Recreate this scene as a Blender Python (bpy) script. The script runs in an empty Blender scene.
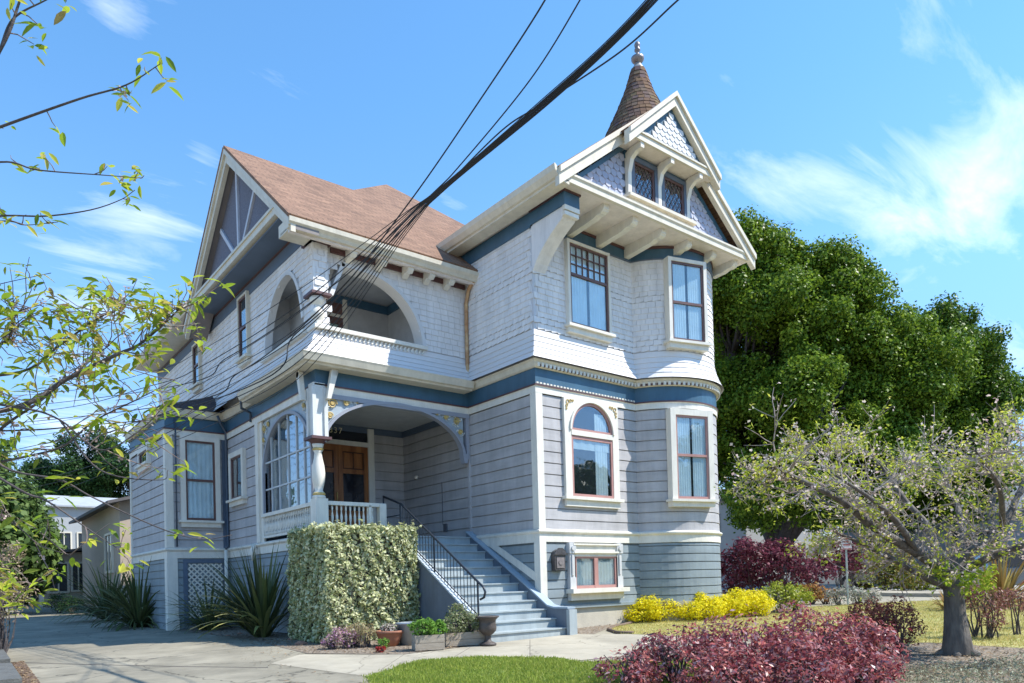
import bpy, math, random
import numpy as np
from mathutils import Vector, Matrix
random.seed(11); RNG=np.random.default_rng(5)
sc=bpy.context.scene; COL=sc.collection
R=math.radians
# ------------------------------------------------------------------ camera
CAM=Vector((-10.286976,-11.885216,0.818384))
RT=Vector((0.78127372,-0.62360891,-0.02689434)); UPV=Vector((0.0126554,-0.02725244,0.99954847)); FW=Vector((0.62406027,0.78126131,0.0133996))
F_,CX_,CY_=723.78,512.0,571.09
cd=bpy.data.cameras.new('camera'); cam=bpy.data.objects.new('camera',cd); COL.objects.link(cam); sc.camera=cam
cd.sensor_width=36; cd.lens=F_/1024*36; cd.shift_y=(CY_-341.5)/1024; cd.clip_start=.1; cd.clip_end=5000
M=Matrix((RT,UPV,-FW)).transposed().to_4x4(); M.translation=CAM; cam.matrix_world=M
def ray(px,py): return FW+RT*((px-CX_)/F_)+UPV*((CY_-py)/F_)
def at(px,py,depth): return CAM+ray(px,py)*depth
def depth_of(x,y): return (x-CAM.x)*FW.x+(y-CAM.y)*FW.y
def G(x,y): return -.62+.02*max(-20,min(45,depth_of(x,y)))
def ground_px(px,py,z_extra=0.0):
    d=ray(px,py); t=(-.62+z_extra-CAM.z)/(d.z-.02); p=CAM+d*t; return p
# ------------------------------------------------------------------ world and sun
SUN=Vector((.4295,-.4295,.794)).normalized()
el=math.asin(SUN.z)
w=bpy.data.worlds.new('World'); sc.world=w; w.use_nodes=True
nt=w.node_tree; nt.nodes.clear(); N=nt.nodes.new; LK=nt.links.new
out=N('ShaderNodeOutputWorld'); bg=N('ShaderNodeBackground'); sky=N('ShaderNodeTexSky')
sky.sky_type='NISHITA'; sky.sun_disc=False; sky.sun_elevation=el; sky.sun_rotation=math.atan2(SUN.x,SUN.y); sky.ozone_density=2.2; sky.air_density=1.15; sky.dust_density=.05
bg.inputs['Strength'].default_value=.15
tc=N('ShaderNodeTexCoord'); sep=N('ShaderNodeSeparateXYZ'); LK(tc.outputs['Generated'],sep.inputs[0])
def mth(op,a,b=None,c=None):
    n=N('ShaderNodeMath'); n.operation=op
    for i,v in enumerate((a,b,c)):
        if v is None: continue
        if isinstance(v,(int,float)): n.inputs[i].default_value=v
        else: LK(v,n.inputs[i])
    return n.outputs[0]
zz=mth('MAXIMUM',sep.outputs['Z'],.04); zz=mth('ADD',zz,.12)
u=mth('DIVIDE',sep.outputs['X'],zz); v=mth('DIVIDE',sep.outputs['Y'],zz)
cmb=N('ShaderNodeCombineXYZ'); LK(u,cmb.inputs[0]); LK(v,cmb.inputs[1])
mp=N('ShaderNodeMapping'); mp.inputs['Rotation'].default_value=(0,0,R(90)); mp.inputs['Scale'].default_value=(.5,1.7,1); mp.inputs['Location'].default_value=(2.3,.7,0); LK(cmb.outputs[0],mp.inputs[0])
nz=N('ShaderNodeTexNoise'); nz.inputs['Scale'].default_value=3.6; nz.inputs['Detail'].default_value=9; nz.inputs['Roughness'].default_value=.62; nz.inputs['Distortion'].default_value=.5; LK(mp.outputs[0],nz.inputs['Vector'])
msk=None
for (px,py,wd,amp) in ((770,190,.004,.20),(840,185,.005,.22),(930,165,.005,.19),(1010,140,.005,.18),(900,235,.004,.18),(990,215,.004,.17),(1010,350,.012,.16),(140,240,.006,.24),(60,260,.006,.16),(110,15,.002,.2),(920,8,.006,.18),(95,440,.02,.28),(445,215,.003,.25),(205,158,.0012,.16),(290,5,.001,.2),(730,75,.0008,.18),(420,68,.0004,.16)):
    d=ray(px,py).normalized()
    vd=N('ShaderNodeVectorMath'); vd.operation='DOT_PRODUCT'; LK(tc.outputs['Generated'],vd.inputs[0]); vd.inputs[1].default_value=d
    g=mth('MULTIPLY',mth('POWER',2.718,mth('DIVIDE',mth('SUBTRACT',vd.outputs['Value'],1.0),wd*.35)),amp)
    msk=g if msk is None else mth('ADD',msk,g)
cl=mth('ADD',nz.outputs['Fac'],msk)
mr=N('ShaderNodeMapRange'); LK(cl,mr.inputs[0]); mr.inputs[1].default_value=.66; mr.inputs[2].default_value=.98; mr.inputs[4].default_value=.62; mr.clamp=True
gain=N('ShaderNodeMixRGB'); gain.blend_type='MULTIPLY'; gain.inputs[0].default_value=1; LK(sky.outputs[0],gain.inputs[1])
gz_=N('ShaderNodeMapRange'); LK(sep.outputs['Z'],gz_.inputs[0]); gz_.inputs[1].default_value=-.02; gz_.inputs[2].default_value=.55
gr_=N('ShaderNodeValToRGB'); LK(gz_.outputs[0],gr_.inputs[0]); e_=gr_.color_ramp.elements; e_[0].color=(.34,.37,.47,1); e_[1].color=(.57,.88,1.03,1); q_=e_.new(.35); q_.color=(.50,.62,.82,1); q_=e_.new(.65); q_.color=(.63,.86,1.0,1); LK(gr_.outputs[0],gain.inputs[2])
mx=N('ShaderNodeMixRGB'); LK(mr.outputs[0],mx.inputs[0]); LK(gain.outputs[0],mx.inputs[1]); mx.inputs[2].default_value=(5.0,5.5,5.9,1)
LK(mx.outputs[0],bg.inputs[0]); LK(bg.outputs[0],out.inputs[0])
sl=bpy.data.lights.new('sun','SUN'); sl.energy=3.6; sl.angle=R(.5); sl.color=(1,.955,.88)
so=bpy.data.objects.new('sun',sl); COL.objects.link(so); so.rotation_euler=SUN.to_track_quat('Z','Y').to_euler()
sc.view_settings.view_transform='Standard'; sc.view_settings.look='None'; sc.view_settings.exposure=.95; sc.view_settings.gamma=1
# ------------------------------------------------------------------ materials
MATS={}
def mat(name,col,rough=.6,var=.12,scale=3.0,bump=0.0,bscale=40.0,metal=0.0,spec=.5,col2=None,stretch=None):
    if name in MATS: return MATS[name]
    m=bpy.data.materials.new(name); m.use_nodes=True; t=m.node_tree; b=t.nodes['Principled BSDF']
    b.inputs['Roughness'].default_value=rough; b.inputs['Metallic'].default_value=metal; b.inputs['Specular IOR Level'].default_value=spec
    c=t.nodes.new('ShaderNodeTexCoord'); n=t.nodes.new('ShaderNodeTexNoise'); n.inputs['Scale'].default_value=scale; n.inputs['Detail'].default_value=6; n.inputs['Roughness'].default_value=.65
    src=c.outputs['Object']
    if stretch:
        q=t.nodes.new('ShaderNodeMapping'); q.inputs['Scale'].default_value=stretch; t.links.new(src,q.inputs[0]); src=q.outputs[0]
    t.links.new(src,n.inputs['Vector'])
    r=t.nodes.new('ShaderNodeValToRGB'); e=r.color_ramp.elements
    c2=col2 or tuple(x*(1+var) for x in col); c1=tuple(x*(1-var) for x in col) if not col2 else col
    e[0].position=.3; e[1].position=.7; e[0].color=(*c1,1); e[1].color=(*c2,1)
    t.links.new(n.outputs['Fac'],r.inputs[0]); t.links.new(r.outputs[0],b.inputs['Base Color'])
    if bump>0:
        n2=t.nodes.new('ShaderNodeTexNoise'); n2.inputs['Scale'].default_value=bscale; n2.inputs['Detail'].default_value=4; t.links.new(src,n2.inputs['Vector'])
        bp=t.nodes.new('ShaderNodeBump'); bp.inputs['Strength'].default_value=bump; bp.inputs['Distance'].default_value=.02
        t.links.new(n2.outputs['Fac'],bp.inputs['Height']); t.links.new(bp.outputs[0],b.inputs['Normal'])
    MATS[name]=m; return m
def leafmat(name,cols,trans=.35,rough=.45):
    if name in MATS: return MATS[name]
    m=bpy.data.materials.new(name); m.use_nodes=True; t=m.node_tree; b=t.nodes['Principled BSDF']; o=t.nodes['Material Output']
    g=t.nodes.new('ShaderNodeNewGeometry'); r=t.nodes.new('ShaderNodeValToRGB'); e=r.color_ramp.elements
    k=len(cols)
    e[0].position=0; e[0].color=(*cols[0],1); e[1].position=1; e[1].color=(*cols[-1],1)
    for i in range(1,k-1):
        q=e.new(i/(k-1)); q.color=(*cols[i],1)
    t.links.new(g.outputs['Random Per Island'],r.inputs[0]); t.links.new(r.outputs[0],b.inputs['Base Color']); b.inputs['Roughness'].default_value=rough; b.inputs['Specular IOR Level'].default_value=.15
    tr=t.nodes.new('ShaderNodeBsdfTranslucent'); t.links.new(r.outputs[0],tr.inputs[0])
    ms=t.nodes.new('ShaderNodeMixShader'); ms.inputs[0].default_value=trans; t.links.new(b.outputs[0],ms.inputs[1]); t.links.new(tr.outputs[0],ms.inputs[2]); t.links.new(ms.outputs[0],o.inputs[0])
    MATS[name]=m; return m
def island_mat(name,cols,rough=.8,bump=.0):
    m=leafmat(name,cols,0.0,rough); return m
def glassmat(name,tint=(.8,.9,.95),refl=.35):
    if name in MATS: return MATS[name]
    m=bpy.data.materials.new(name); m.use_nodes=True; t=m.node_tree; t.nodes.remove(t.nodes['Principled BSDF']); o=t.nodes['Material Output']
    gl=t.nodes.new('ShaderNodeBsdfGlossy'); gl.inputs['Roughness'].default_value=.02; gl.inputs[0].default_value=(1,1,1,1)
    tr=t.nodes.new('ShaderNodeBsdfTransparent'); tr.inputs[0].default_value=(*tint,1)
    lw0=t.nodes.new('ShaderNodeLayerWeight'); lw=t.nodes.new('ShaderNodeMath'); lw.operation='POWER'; lw.inputs[1].default_value=3.0; t.links.new(lw0.outputs['Facing'],lw.inputs[0])
    ad=t.nodes.new('ShaderNodeMath'); ad.operation='MULTIPLY_ADD'; ad.inputs[1].default_value=.7; ad.inputs[2].default_value=.05+refl*.35; ad.use_clamp=True; t.links.new(lw.outputs[0],ad.inputs[0])
    nn=t.nodes.new('ShaderNodeTexNoise'); nn.inputs['Scale'].default_value=1.4; tc_=t.nodes.new('ShaderNodeTexCoord'); t.links.new(tc_.outputs['Object'],nn.inputs['Vector'])
    bp=t.nodes.new('ShaderNodeBump'); bp.inputs['Strength'].default_value=.12; bp.inputs['Distance'].default_value=.05; t.links.new(nn.outputs[0],bp.inputs['Height']); t.links.new(bp.outputs[0],gl.inputs['Normal'])
    ms=t.nodes.new('ShaderNodeMixShader'); t.links.new(ad.outputs[0],ms.inputs[0]); t.links.new(tr.outputs[0],ms.inputs[1]); t.links.new(gl.outputs[0],ms.inputs[2]); t.links.new(ms.outputs[0],o.inputs[0])
    MATS[name]=m; return m
SIDING=mat('siding_paint',(.44,.425,.425),.6,.13,1.6,.12,60,stretch=(.5,.5,3))
BASEM=mat('basement_paint',(.245,.29,.31),.55,.12,1.5,.12,60,stretch=(.5,.5,3))
SHING=island_mat('shingle_paint',[(.76,.735,.72),(.79,.765,.75),(.74,.72,.71),(.80,.775,.755)],.6)
SCALE=island_mat('scallop_paint',[(.40,.42,.53),(.47,.48,.57),(.36,.39,.50),(.50,.51,.58)],.6)
SCALEW=island_mat('scallop_paint_pale',[(.60,.62,.66),(.68,.69,.70),(.64,.65,.68)],.6)
TRIM=mat('cream_trim',(.68,.62,.50),.5,.05,2.5,.06,80)
TRIMW=mat('white_trim',(.76,.72,.63),.5,.04,2.5,.05,80)
SOFF=mat('soffit_paint',(.78,.70,.64),.6,.05,2)
BLUE=mat('blue_frieze',(.045,.115,.18),.45,.12,2,.05,60)
DKBL=mat('dark_blue_paint',(.10,.135,.19),.55,.1,2)
BROWN=mat('maroon_line',(.10,.045,.045),.5,.15,4)
SASH=mat('sash_paint',(.13,.065,.055),.45,.2,4)
SASHR=mat('sash_pink',(.42,.22,.19),.5,.12,4)
ROOF=None
DOOR=mat('door_wood',(.19,.065,.02),.3,.3,6,.08,30,stretch=(1,1,.15),col2=(.46,.185,.06))
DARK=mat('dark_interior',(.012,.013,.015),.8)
CURT=mat('sheer_curtain',(.82,.82,.80),.9,.1,3)
STEP=mat('step_paint',(.37,.42,.43),.6,.10,2.2,.1,50)
CHEEK=mat('stair_wall_paint',(.15,.175,.21),.6,.12,2.0,.12,50)
IRON=mat('black_iron',(.035,.042,.055),.4,.2,6,metal=.3)
GOLD=mat('gold_paint',(.55,.40,.14),.45,.15,10)
LBLUE=mat('pale_blue_paint',(.36,.42,.46),.5,.1,8)
CONC=None
GLASS=glassmat('window_glass',(.85,.92,.95),.05); GLASSD=glassmat('window_glass_reflective',(.8,.86,.88),.15)
COPPER=mat('stained_downspout',(.34,.13,.04),.5,.5,6,col2=(.62,.44,.24))
BARK=mat('grey_bark',(.055,.045,.04),.9,.3,9,.9,30,stretch=(1,1,.3),col2=(.20,.18,.155))
BARKD=mat('dark_bark',(.05,.04,.038),.85,.3,9,.6,40,col2=(.12,.10,.095))
TWIG=mat('pale_twig',(.24,.19,.16),.8,.2,12,col2=(.44,.37,.32))
def shingle_roof(name,c1,c2,c3,row,wid):
    m=bpy.data.materials.new(name); m.use_nodes=True; t=m.node_tree; b=t.nodes['Principled BSDF']; b.inputs['Roughness'].default_value=.9
    c=t.nodes.new('ShaderNodeTexCoord'); br=t.nodes.new('ShaderNodeTexBrick'); br.inputs['Scale'].default_value=1; br.inputs['Brick Width'].default_value=wid; br.inputs['Row Height'].default_value=row; br.inputs['Mortar Size'].default_value=.008; br.inputs['Color1'].default_value=(*c1,1); br.inputs['Color2'].default_value=(*c2,1); br.inputs['Mortar'].default_value=(*c3,1); br.inputs['Bias'].default_value=0
    t.links.new(c.outputs['UV'],br.inputs['Vector'])
    n=t.nodes.new('ShaderNodeTexNoise'); n.inputs['Scale'].default_value=.9; n.inputs['Detail'].default_value=9; n.inputs['Roughness'].default_value=.7; t.links.new(c.outputs['Object'],n.inputs['Vector'])
    mr_=t.nodes.new('ShaderNodeMapRange'); mr_.inputs[3].default_value=.6; mr_.inputs[4].default_value=1.35; t.links.new(n.outputs[0],mr_.inputs[0])
    mm=t.nodes.new('ShaderNodeMixRGB'); mm.blend_type='MULTIPLY'; mm.inputs[0].default_value=1; t.links.new(br.outputs[0],mm.inputs[1]); t.links.new(mr_.outputs[0],mm.inputs[2]); t.links.new(mm.outputs[0],b.inputs['Base Color'])
    bp=t.nodes.new('ShaderNodeBump'); bp.inputs['Strength'].default_value=.6; bp.inputs['Distance'].default_value=.03; bp.invert=True; t.links.new(br.outputs['Fac'],bp.inputs['Height']); t.links.new(bp.outputs[0],b.inputs['Normal'])
    return m
ROOF=shingle_roof('asphalt_shingles',(.30,.175,.11),(.22,.125,.08),(.11,.065,.045),.14,.33)
CONE=island_mat('turret_shingles',[(.16,.095,.065),(.19,.12,.07),(.12,.075,.06),(.17,.125,.07),(.14,.095,.095)],.9)
CONC=mat('concrete',(.38,.34,.26),.9,.10,1.3,.25,90,col2=(.46,.415,.32))
CONCD=mat('driveway_concrete',(.21,.19,.14),.92,.1,1.3,.4,70,col2=(.34,.305,.23))
def crack(m,scale,wd,amt):
    t=m.node_tree; b=t.nodes['Principled BSDF']; src=b.inputs['Base Color'].links[0].from_socket
    c=t.nodes.new('ShaderNodeTexCoord'); n=t.nodes.new('ShaderNodeTexNoise'); n.inputs['Scale'].default_value=1.7; n.inputs['Detail'].default_value=5; t.links.new(c.outputs['Object'],n.inputs['Vector'])
    mx_=t.nodes.new('ShaderNodeMixRGB'); mx_.blend_type='ADD'; mx_.inputs[0].default_value=.9; t.links.new(c.outputs['Object'],mx_.inputs[1]); t.links.new(n.outputs['Color'],mx_.inputs[2])
    v=t.nodes.new('ShaderNodeTexVoronoi'); v.feature='DISTANCE_TO_EDGE'; v.inputs['Scale'].default_value=scale; t.links.new(mx_.outputs[0],v.inputs['Vector'])
    r=t.nodes.new('ShaderNodeMapRange'); r.inputs[1].default_value=0; r.inputs[2].default_value=wd; r.inputs[3].default_value=amt; r.inputs[4].default_value=1; t.links.new(v.outputs['Distance'],r.inputs[0])
    n2=t.nodes.new('ShaderNodeTexNoise'); n2.inputs['Scale'].default_value=.45; n2.inputs['Detail'].default_value=7; n2.inputs['Roughness'].default_value=.7; t.links.new(c.outputs['Object'],n2.inputs['Vector'])
    r2=t.nodes.new('ShaderNodeMapRange'); r2.inputs[1].default_value=.35; r2.inputs[2].default_value=.65; r2.inputs[3].default_value=.72; r2.inputs[4].default_value=1.12; t.links.new(n2.outputs[0],r2.inputs[0])
    a=t.nodes.new('ShaderNodeMath'); a.operation='MULTIPLY'; t.links.new(r.outputs[0],a.inputs[0]); t.links.new(r2.outputs[0],a.inputs[1])
    q=t.nodes.new('ShaderNodeMixRGB'); q.blend_type='MULTIPLY'; q.inputs[0].default_value=1; t.links.new(src,q.inputs[1]); t.links.new(a.outputs[0],q.inputs[2]); t.links.new(q.outputs[0],b.inputs['Base Color'])
crack(CONCD,.42,.012,.35); crack(CONC,.30,.006,.55)
def weather(m,lo=.84,hi=1.05,sc=(2.2,2.2,.35)):
    t=m.node_tree; b=t.nodes['Principled BSDF']; src=b.inputs['Base Color'].links[0].from_socket
    c=t.nodes.new('ShaderNodeTexCoord'); q=t.nodes.new('ShaderNodeMapping'); q.inputs['Scale'].default_value=sc; t.links.new(c.outputs['Object'],q.inputs[0])
    n=t.nodes.new('ShaderNodeTexNoise'); n.inputs['Scale'].default_value=1.6; n.inputs['Detail'].default_value=9; n.inputs['Roughness'].default_value=.72; t.links.new(q.outputs[0],n.inputs['Vector'])
    r=t.nodes.new('ShaderNodeMapRange'); r.inputs[1].default_value=.34; r.inputs[2].default_value=.6; r.inputs[3].default_value=lo; r.inputs[4].default_value=hi; t.links.new(n.outputs[0],r.inputs[0])
    x=t.nodes.new('ShaderNodeMixRGB'); x.blend_type='MULTIPLY'; x.inputs[0].default_value=1; t.links.new(src,x.inputs[1]); t.links.new(r.outputs[0],x.inputs[2]); t.links.new(x.outputs[0],b.inputs['Base Color'])
for m_ in (SIDING,BASEM,SHING,STEP,CHEEK,BLUE): weather(m_)
for m_ in (TRIM,TRIMW,SOFF): weather(m_,.86,1.03,(3,3,.8))
weather(ROOF,.78,1.08,(1.5,1.5,1.5))
ASPH=mat('street_asphalt',(.17,.17,.17),.9,.1,.6,.3,80,col2=(.24,.235,.23))
SOIL=mat('soil',(.13,.10,.075),.95,.3,14,1.0,45,col2=(.36,.30,.23))
FIELD=mat('ground_earth',(.30,.27,.20),.95,.25,.4,.4,20)
# ------------------------------------------------------------------ object helpers
def tag(o,label=None,cat=None,group=None,kind=None):
    if label: o['label']=label
    if cat: o['category']=cat
    if group: o['group']=group
    if kind: o['kind']=kind
    return o
def thing(name,label,cat,loc=(0,0,0),group=None):
    o=bpy.data.objects.new(name,None); COL.objects.link(o); o.location=loc; o.empty_display_size=.2
    return tag(o,label,cat,group)
def origin_of(p):
    v=Vector((0,0,0))
    while p is not None: v+=p.location; p=p.parent
    return v
def link(name,me,m,parent,smooth=False):
    o=bpy.data.objects.new(name,me); COL.objects.link(o)
    for x in (m if isinstance(m,(list,tuple)) else [m]): me.materials.append(x)
    if parent is not None:
        o.parent=parent; off=origin_of(parent); me.transform(Matrix.Translation(-off))
    if smooth: me.polygons.foreach_set('use_smooth',[True]*len(me.polygons))
    return o
class MB:
    def __init__(s): s.v=[]; s.f=[]; s.uv=None; s.mi=[]
    def add(s,vs,fs,mi=0):
        b=len(s.v); s.v+= [tuple(x) for x in vs]; s.f+=[tuple(i+b for i in f) for f in fs]; s.mi+=[mi]*len(fs); return s
    def box(s,x0,x1,y0,y1,z0,z1,mi=0):
        return s.hexa([(x0,y0,z0),(x1,y0,z0),(x1,y1,z0),(x0,y1,z0),(x0,y0,z1),(x1,y0,z1),(x1,y1,z1),(x0,y1,z1)],mi)
    def hexa(s,p,mi=0): return s.add(p,[(0,3,2,1),(4,5,6,7),(0,1,5,4),(1,2,6,5),(2,3,7,6),(3,0,4,7)],mi)
    def prism(s,poly,off,mi=0):   # poly 3d points, extruded by off
        n=len(poly); o=Vector(off); a=[Vector(p) for p in poly]
        return s.add(a+[p+o for p in a],[tuple(range(n)),tuple(range(2*n-1,n-1,-1))]+[(i,(i+1)%n,n+(i+1)%n,n+i) for i in range(n)],mi)
    def tube(s,pts,rad,seg=8,cap=True,mi=0):
        pts=[Vector(p) for p in pts]; n=len(pts)
        if isinstance(rad,(int,float)): rad=[rad]*n
        rings=[]; prev=None
        for i,p in enumerate(pts):
            d=(pts[min(i+1,n-1)]-pts[max(i-1,0)]).normalized()
            a=(prev-d*prev.dot(d)) if prev is not None else d.orthogonal()
            if a.length<1e-6: a=d.orthogonal()
            a.normalize(); prev=a; b=d.cross(a)
            rings.append([p+(a*math.cos(2*math.pi*k/seg)+b*math.sin(2*math.pi*k/seg))*rad[i] for k in range(seg)])
        vs=[q for r in rings for q in r]; fs=[]
        for i in range(n-1):
            for k in range(seg):
                fs.append((i*seg+k,i*seg+(k+1)%seg,(i+1)*seg+(k+1)%seg,(i+1)*seg+k))
        if cap: fs+= [tuple(range(seg-1,-1,-1)),tuple((n-1)*seg+k for k in range(seg))]
        return s.add(vs,fs,mi)
    def lathe(s,c,prof,seg=20,mi=0):   # prof [(r,z)]
        c=Vector(c); vs=[];fs=[]
        for r,z in prof:
            for k in range(seg): a=2*math.pi*k/seg; vs.append(c+Vector((r*math.cos(a),r*math.sin(a),z)))
        n=len(prof)
        for i in range(n-1):
            for k in range(seg): fs.append((i*seg+k,i*seg+(k+1)%seg,(i+1)*seg+(k+1)%seg,(i+1)*seg+k))
        fs+=[tuple(range(seg-1,-1,-1)),tuple((n-1)*seg+k for k in range(seg))]
        return s.add(vs,fs,mi)
    def build(s,name,m,parent=None,smooth=False):
        me=bpy.data.meshes.new(name); me.from_pydata(s.v,[],s.f); me.update()
        if len(set(s.mi))>1: me.polygons.foreach_set('material_index',s.mi)
        return link(name,me,m,parent,smooth)
class Face:   # façade frame: u along the wall, v up, n outward
    def __init__(s,o,ud,nd): s.o=Vector(o); s.u=Vector(ud).normalized(); s.n=Vector(nd).normalized()
    def P(s,u,v,n=0): return s.o+s.u*u+s.n*n+Vector((0,0,v))
def FF(y): return Face((0,y,0),(1,0,0),(0,-1,0))
def FL(x): return Face((x,0,0),(0,1,0),(-1,0,0))
def fbox(mb,f,u0,u1,v0,v1,n0,n1,mi=0):
    return mb.hexa([f.P(u0,v0,n0),f.P(u1,v0,n0),f.P(u1,v0,n1),f.P(u0,v0,n1),f.P(u0,v1,n0),f.P(u1,v1,n0),f.P(u1,v1,n1),f.P(u0,v1,n1)],mi)
def fpoly(mb,f,pts,n0,n1,mi=0): return mb.prism([f.P(a,b,n0) for a,b in pts],f.n*(n1-n0),mi)
def miter(path):
    P=[Vector((a,b)) for a,b in path]; out=[]
    for i,p in enumerate(P):
        ds=[]
        if i>0: ds.append((P[i]-P[i-1]).normalized())
        if i<len(P)-1: ds.append((P[i+1]-P[i]).normalized())
        ns=[Vector((d.y,-d.x)) for d in ds]
        if len(ns)==1: out.append(ns[0])
        else:
            m=ns[0]+ns[1]; m.normalize(); out.append(m/max(.3,m.dot(ns[0])))
    return P,out
def sweep(mb,path,prof,mi=0,cap=False):   # prof [(offset,z)], path walked with outside on its right
    P,M_=miter(path); n=len(P); k=len(prof); vs=[]
    for p,m in zip(P,M_):
        for o,z in prof: q=p+m*o; vs.append((q.x,q.y,z))
    fs=[(i*k+j,(i+1)*k+j,(i+1)*k+j+1,i*k+j+1) for i in range(n-1) for j in range(k-1)]
    if cap: fs+=[tuple(range(k)),tuple((n-1)*k+j for j in range(k-1,-1,-1))]
    return mb.add(vs,fs,mi)
def band(path,z0,z1,proj,m,name,parent,inner=-.02,lip=0):
    mb=MB(); sweep(mb,path,[(inner,z0),(proj,z0),(proj+lip,z1),(inner,z1),(inner,z0)],cap=True); return mb.build(name,m,parent)
def siding(path,z0,z1,exp,m,name,parent,skip=None):
    mb=MB(); prof=[]; z=z0
    while z<z1-.01:
        e=min(exp,z1-z); prof+= [(.02,z),(.012,z+e-.022),(-.02,z+e-.018),(-.02,z+e)]; z+=exp
    sweep(mb,path,prof); return mb.build(name,m,parent)
def shingles(mb,path,z0,z1,exp,wid,flare=None,hole=None,style=None,rnd=None,thick=.02):
    P,M_=miter(path); rnd=rnd or random
    segs=[]; tot=0
    for i in range(len(P)-1): L=(P[i+1]-P[i]).length; segs.append((tot,L,i)); tot+=L
    def pos(s):
        for a,L,i in segs:
            if s<=a+L+1e-6: break
        t=min(1,max(0,(s-a)/L)); d=(P[i+1]-P[i])/L; return P[i]+d*(t*L),Vector((d.y,-d.x))
    row=0; z=z0
    while z<z1-.02:
        e=min(exp,z1-z); st=style(z) if style else 0; sh=(row%2)*.5*wid; s=-sh
        while s<tot-1e-4:
            a=max(0,s)+.003; wj=wid*(1 if st else rnd.uniform(.8,1.15)); b=min(tot,s+wj)-.003; s+=wj
            if b-a<.02: continue
            mid=(a+b)/2; p0,n0=pos(a); p1,n1=pos(b)
            if hole and (hole((p0.x+p1.x)/2,(p0.y+p1.y)/2,z+e/2)): continue
            fb=(flare(z) if flare else 0)+thick*rnd.uniform(.85,1.2); ft=(flare(z+e) if flare else 0)+.003
            zb=z+ (0 if st else rnd.uniform(-.006,.004)); dz=.0
            if st==1: pts=[(0,.35),(.5,0),(1,.35)]
            elif st==2: pts=[(0,.0),(1,.22)]
            else: pts=[(0,0),(1,0)]
            lo=[];lob=[]
            for t,h in pts:
                q=p0.lerp(p1,t); n=n0; lo.append((q.x+n.x*fb,q.y+n.y*fb,zb+h*e)); lob.append((q.x,q.y,zb+h*e))
            if st and row is not None: pass
            tp=[(p1.x+n1.x*ft,p1.y+n1.y*ft,z+e+.01),(p0.x+n0.x*ft,p0.y+n0.y*ft,z+e+.01)]
            k=len(lo); mb.add(lo+tp+lob,[tuple(range(k+2))]+[(i+1,i,k+2+i,k+2+i+1) for i in range(k-1)]+[(0,k+1,k+2),(k,k-1,k+2+k-1)])
        z+=exp; row+=1
    return mb
def scallops(f,test,u0,u1,v0,v1,wid,exp,n,m,name,parent,size=1.0):
    mb=MB(); row=0; v=v0
    while v<v1:
        u=u0-(row%2)*wid/2
        while u<u1:
            cu=u+wid/2
            if test(cu,v+exp*.4):
                w_=wid*.47; pts=[(cu-w_,v+exp*1.15),(cu-w_,v+w_*.9)]+[(cu-w_*math.cos(a),v+w_*.9-w_*.9*math.sin(a)) for a in (.5,1.05,1.57,2.1,2.64)]+[(cu+w_,v+w_*.9),(cu+w_,v+exp*1.15)]
                fr=[f.P(a,b,n+.028-(b-v)*.12) for a,b in pts]; bk=[f.P(a,b,n-.01) for a,b in pts]; k=len(pts)
                mb.add(fr+bk,[tuple(range(k))]+[(i+1,i,k+i,k+i+1) for i in range(k-1)])
            u+=wid
        v+=exp; row+=1
    return mb.build(name,m,parent)
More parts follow.
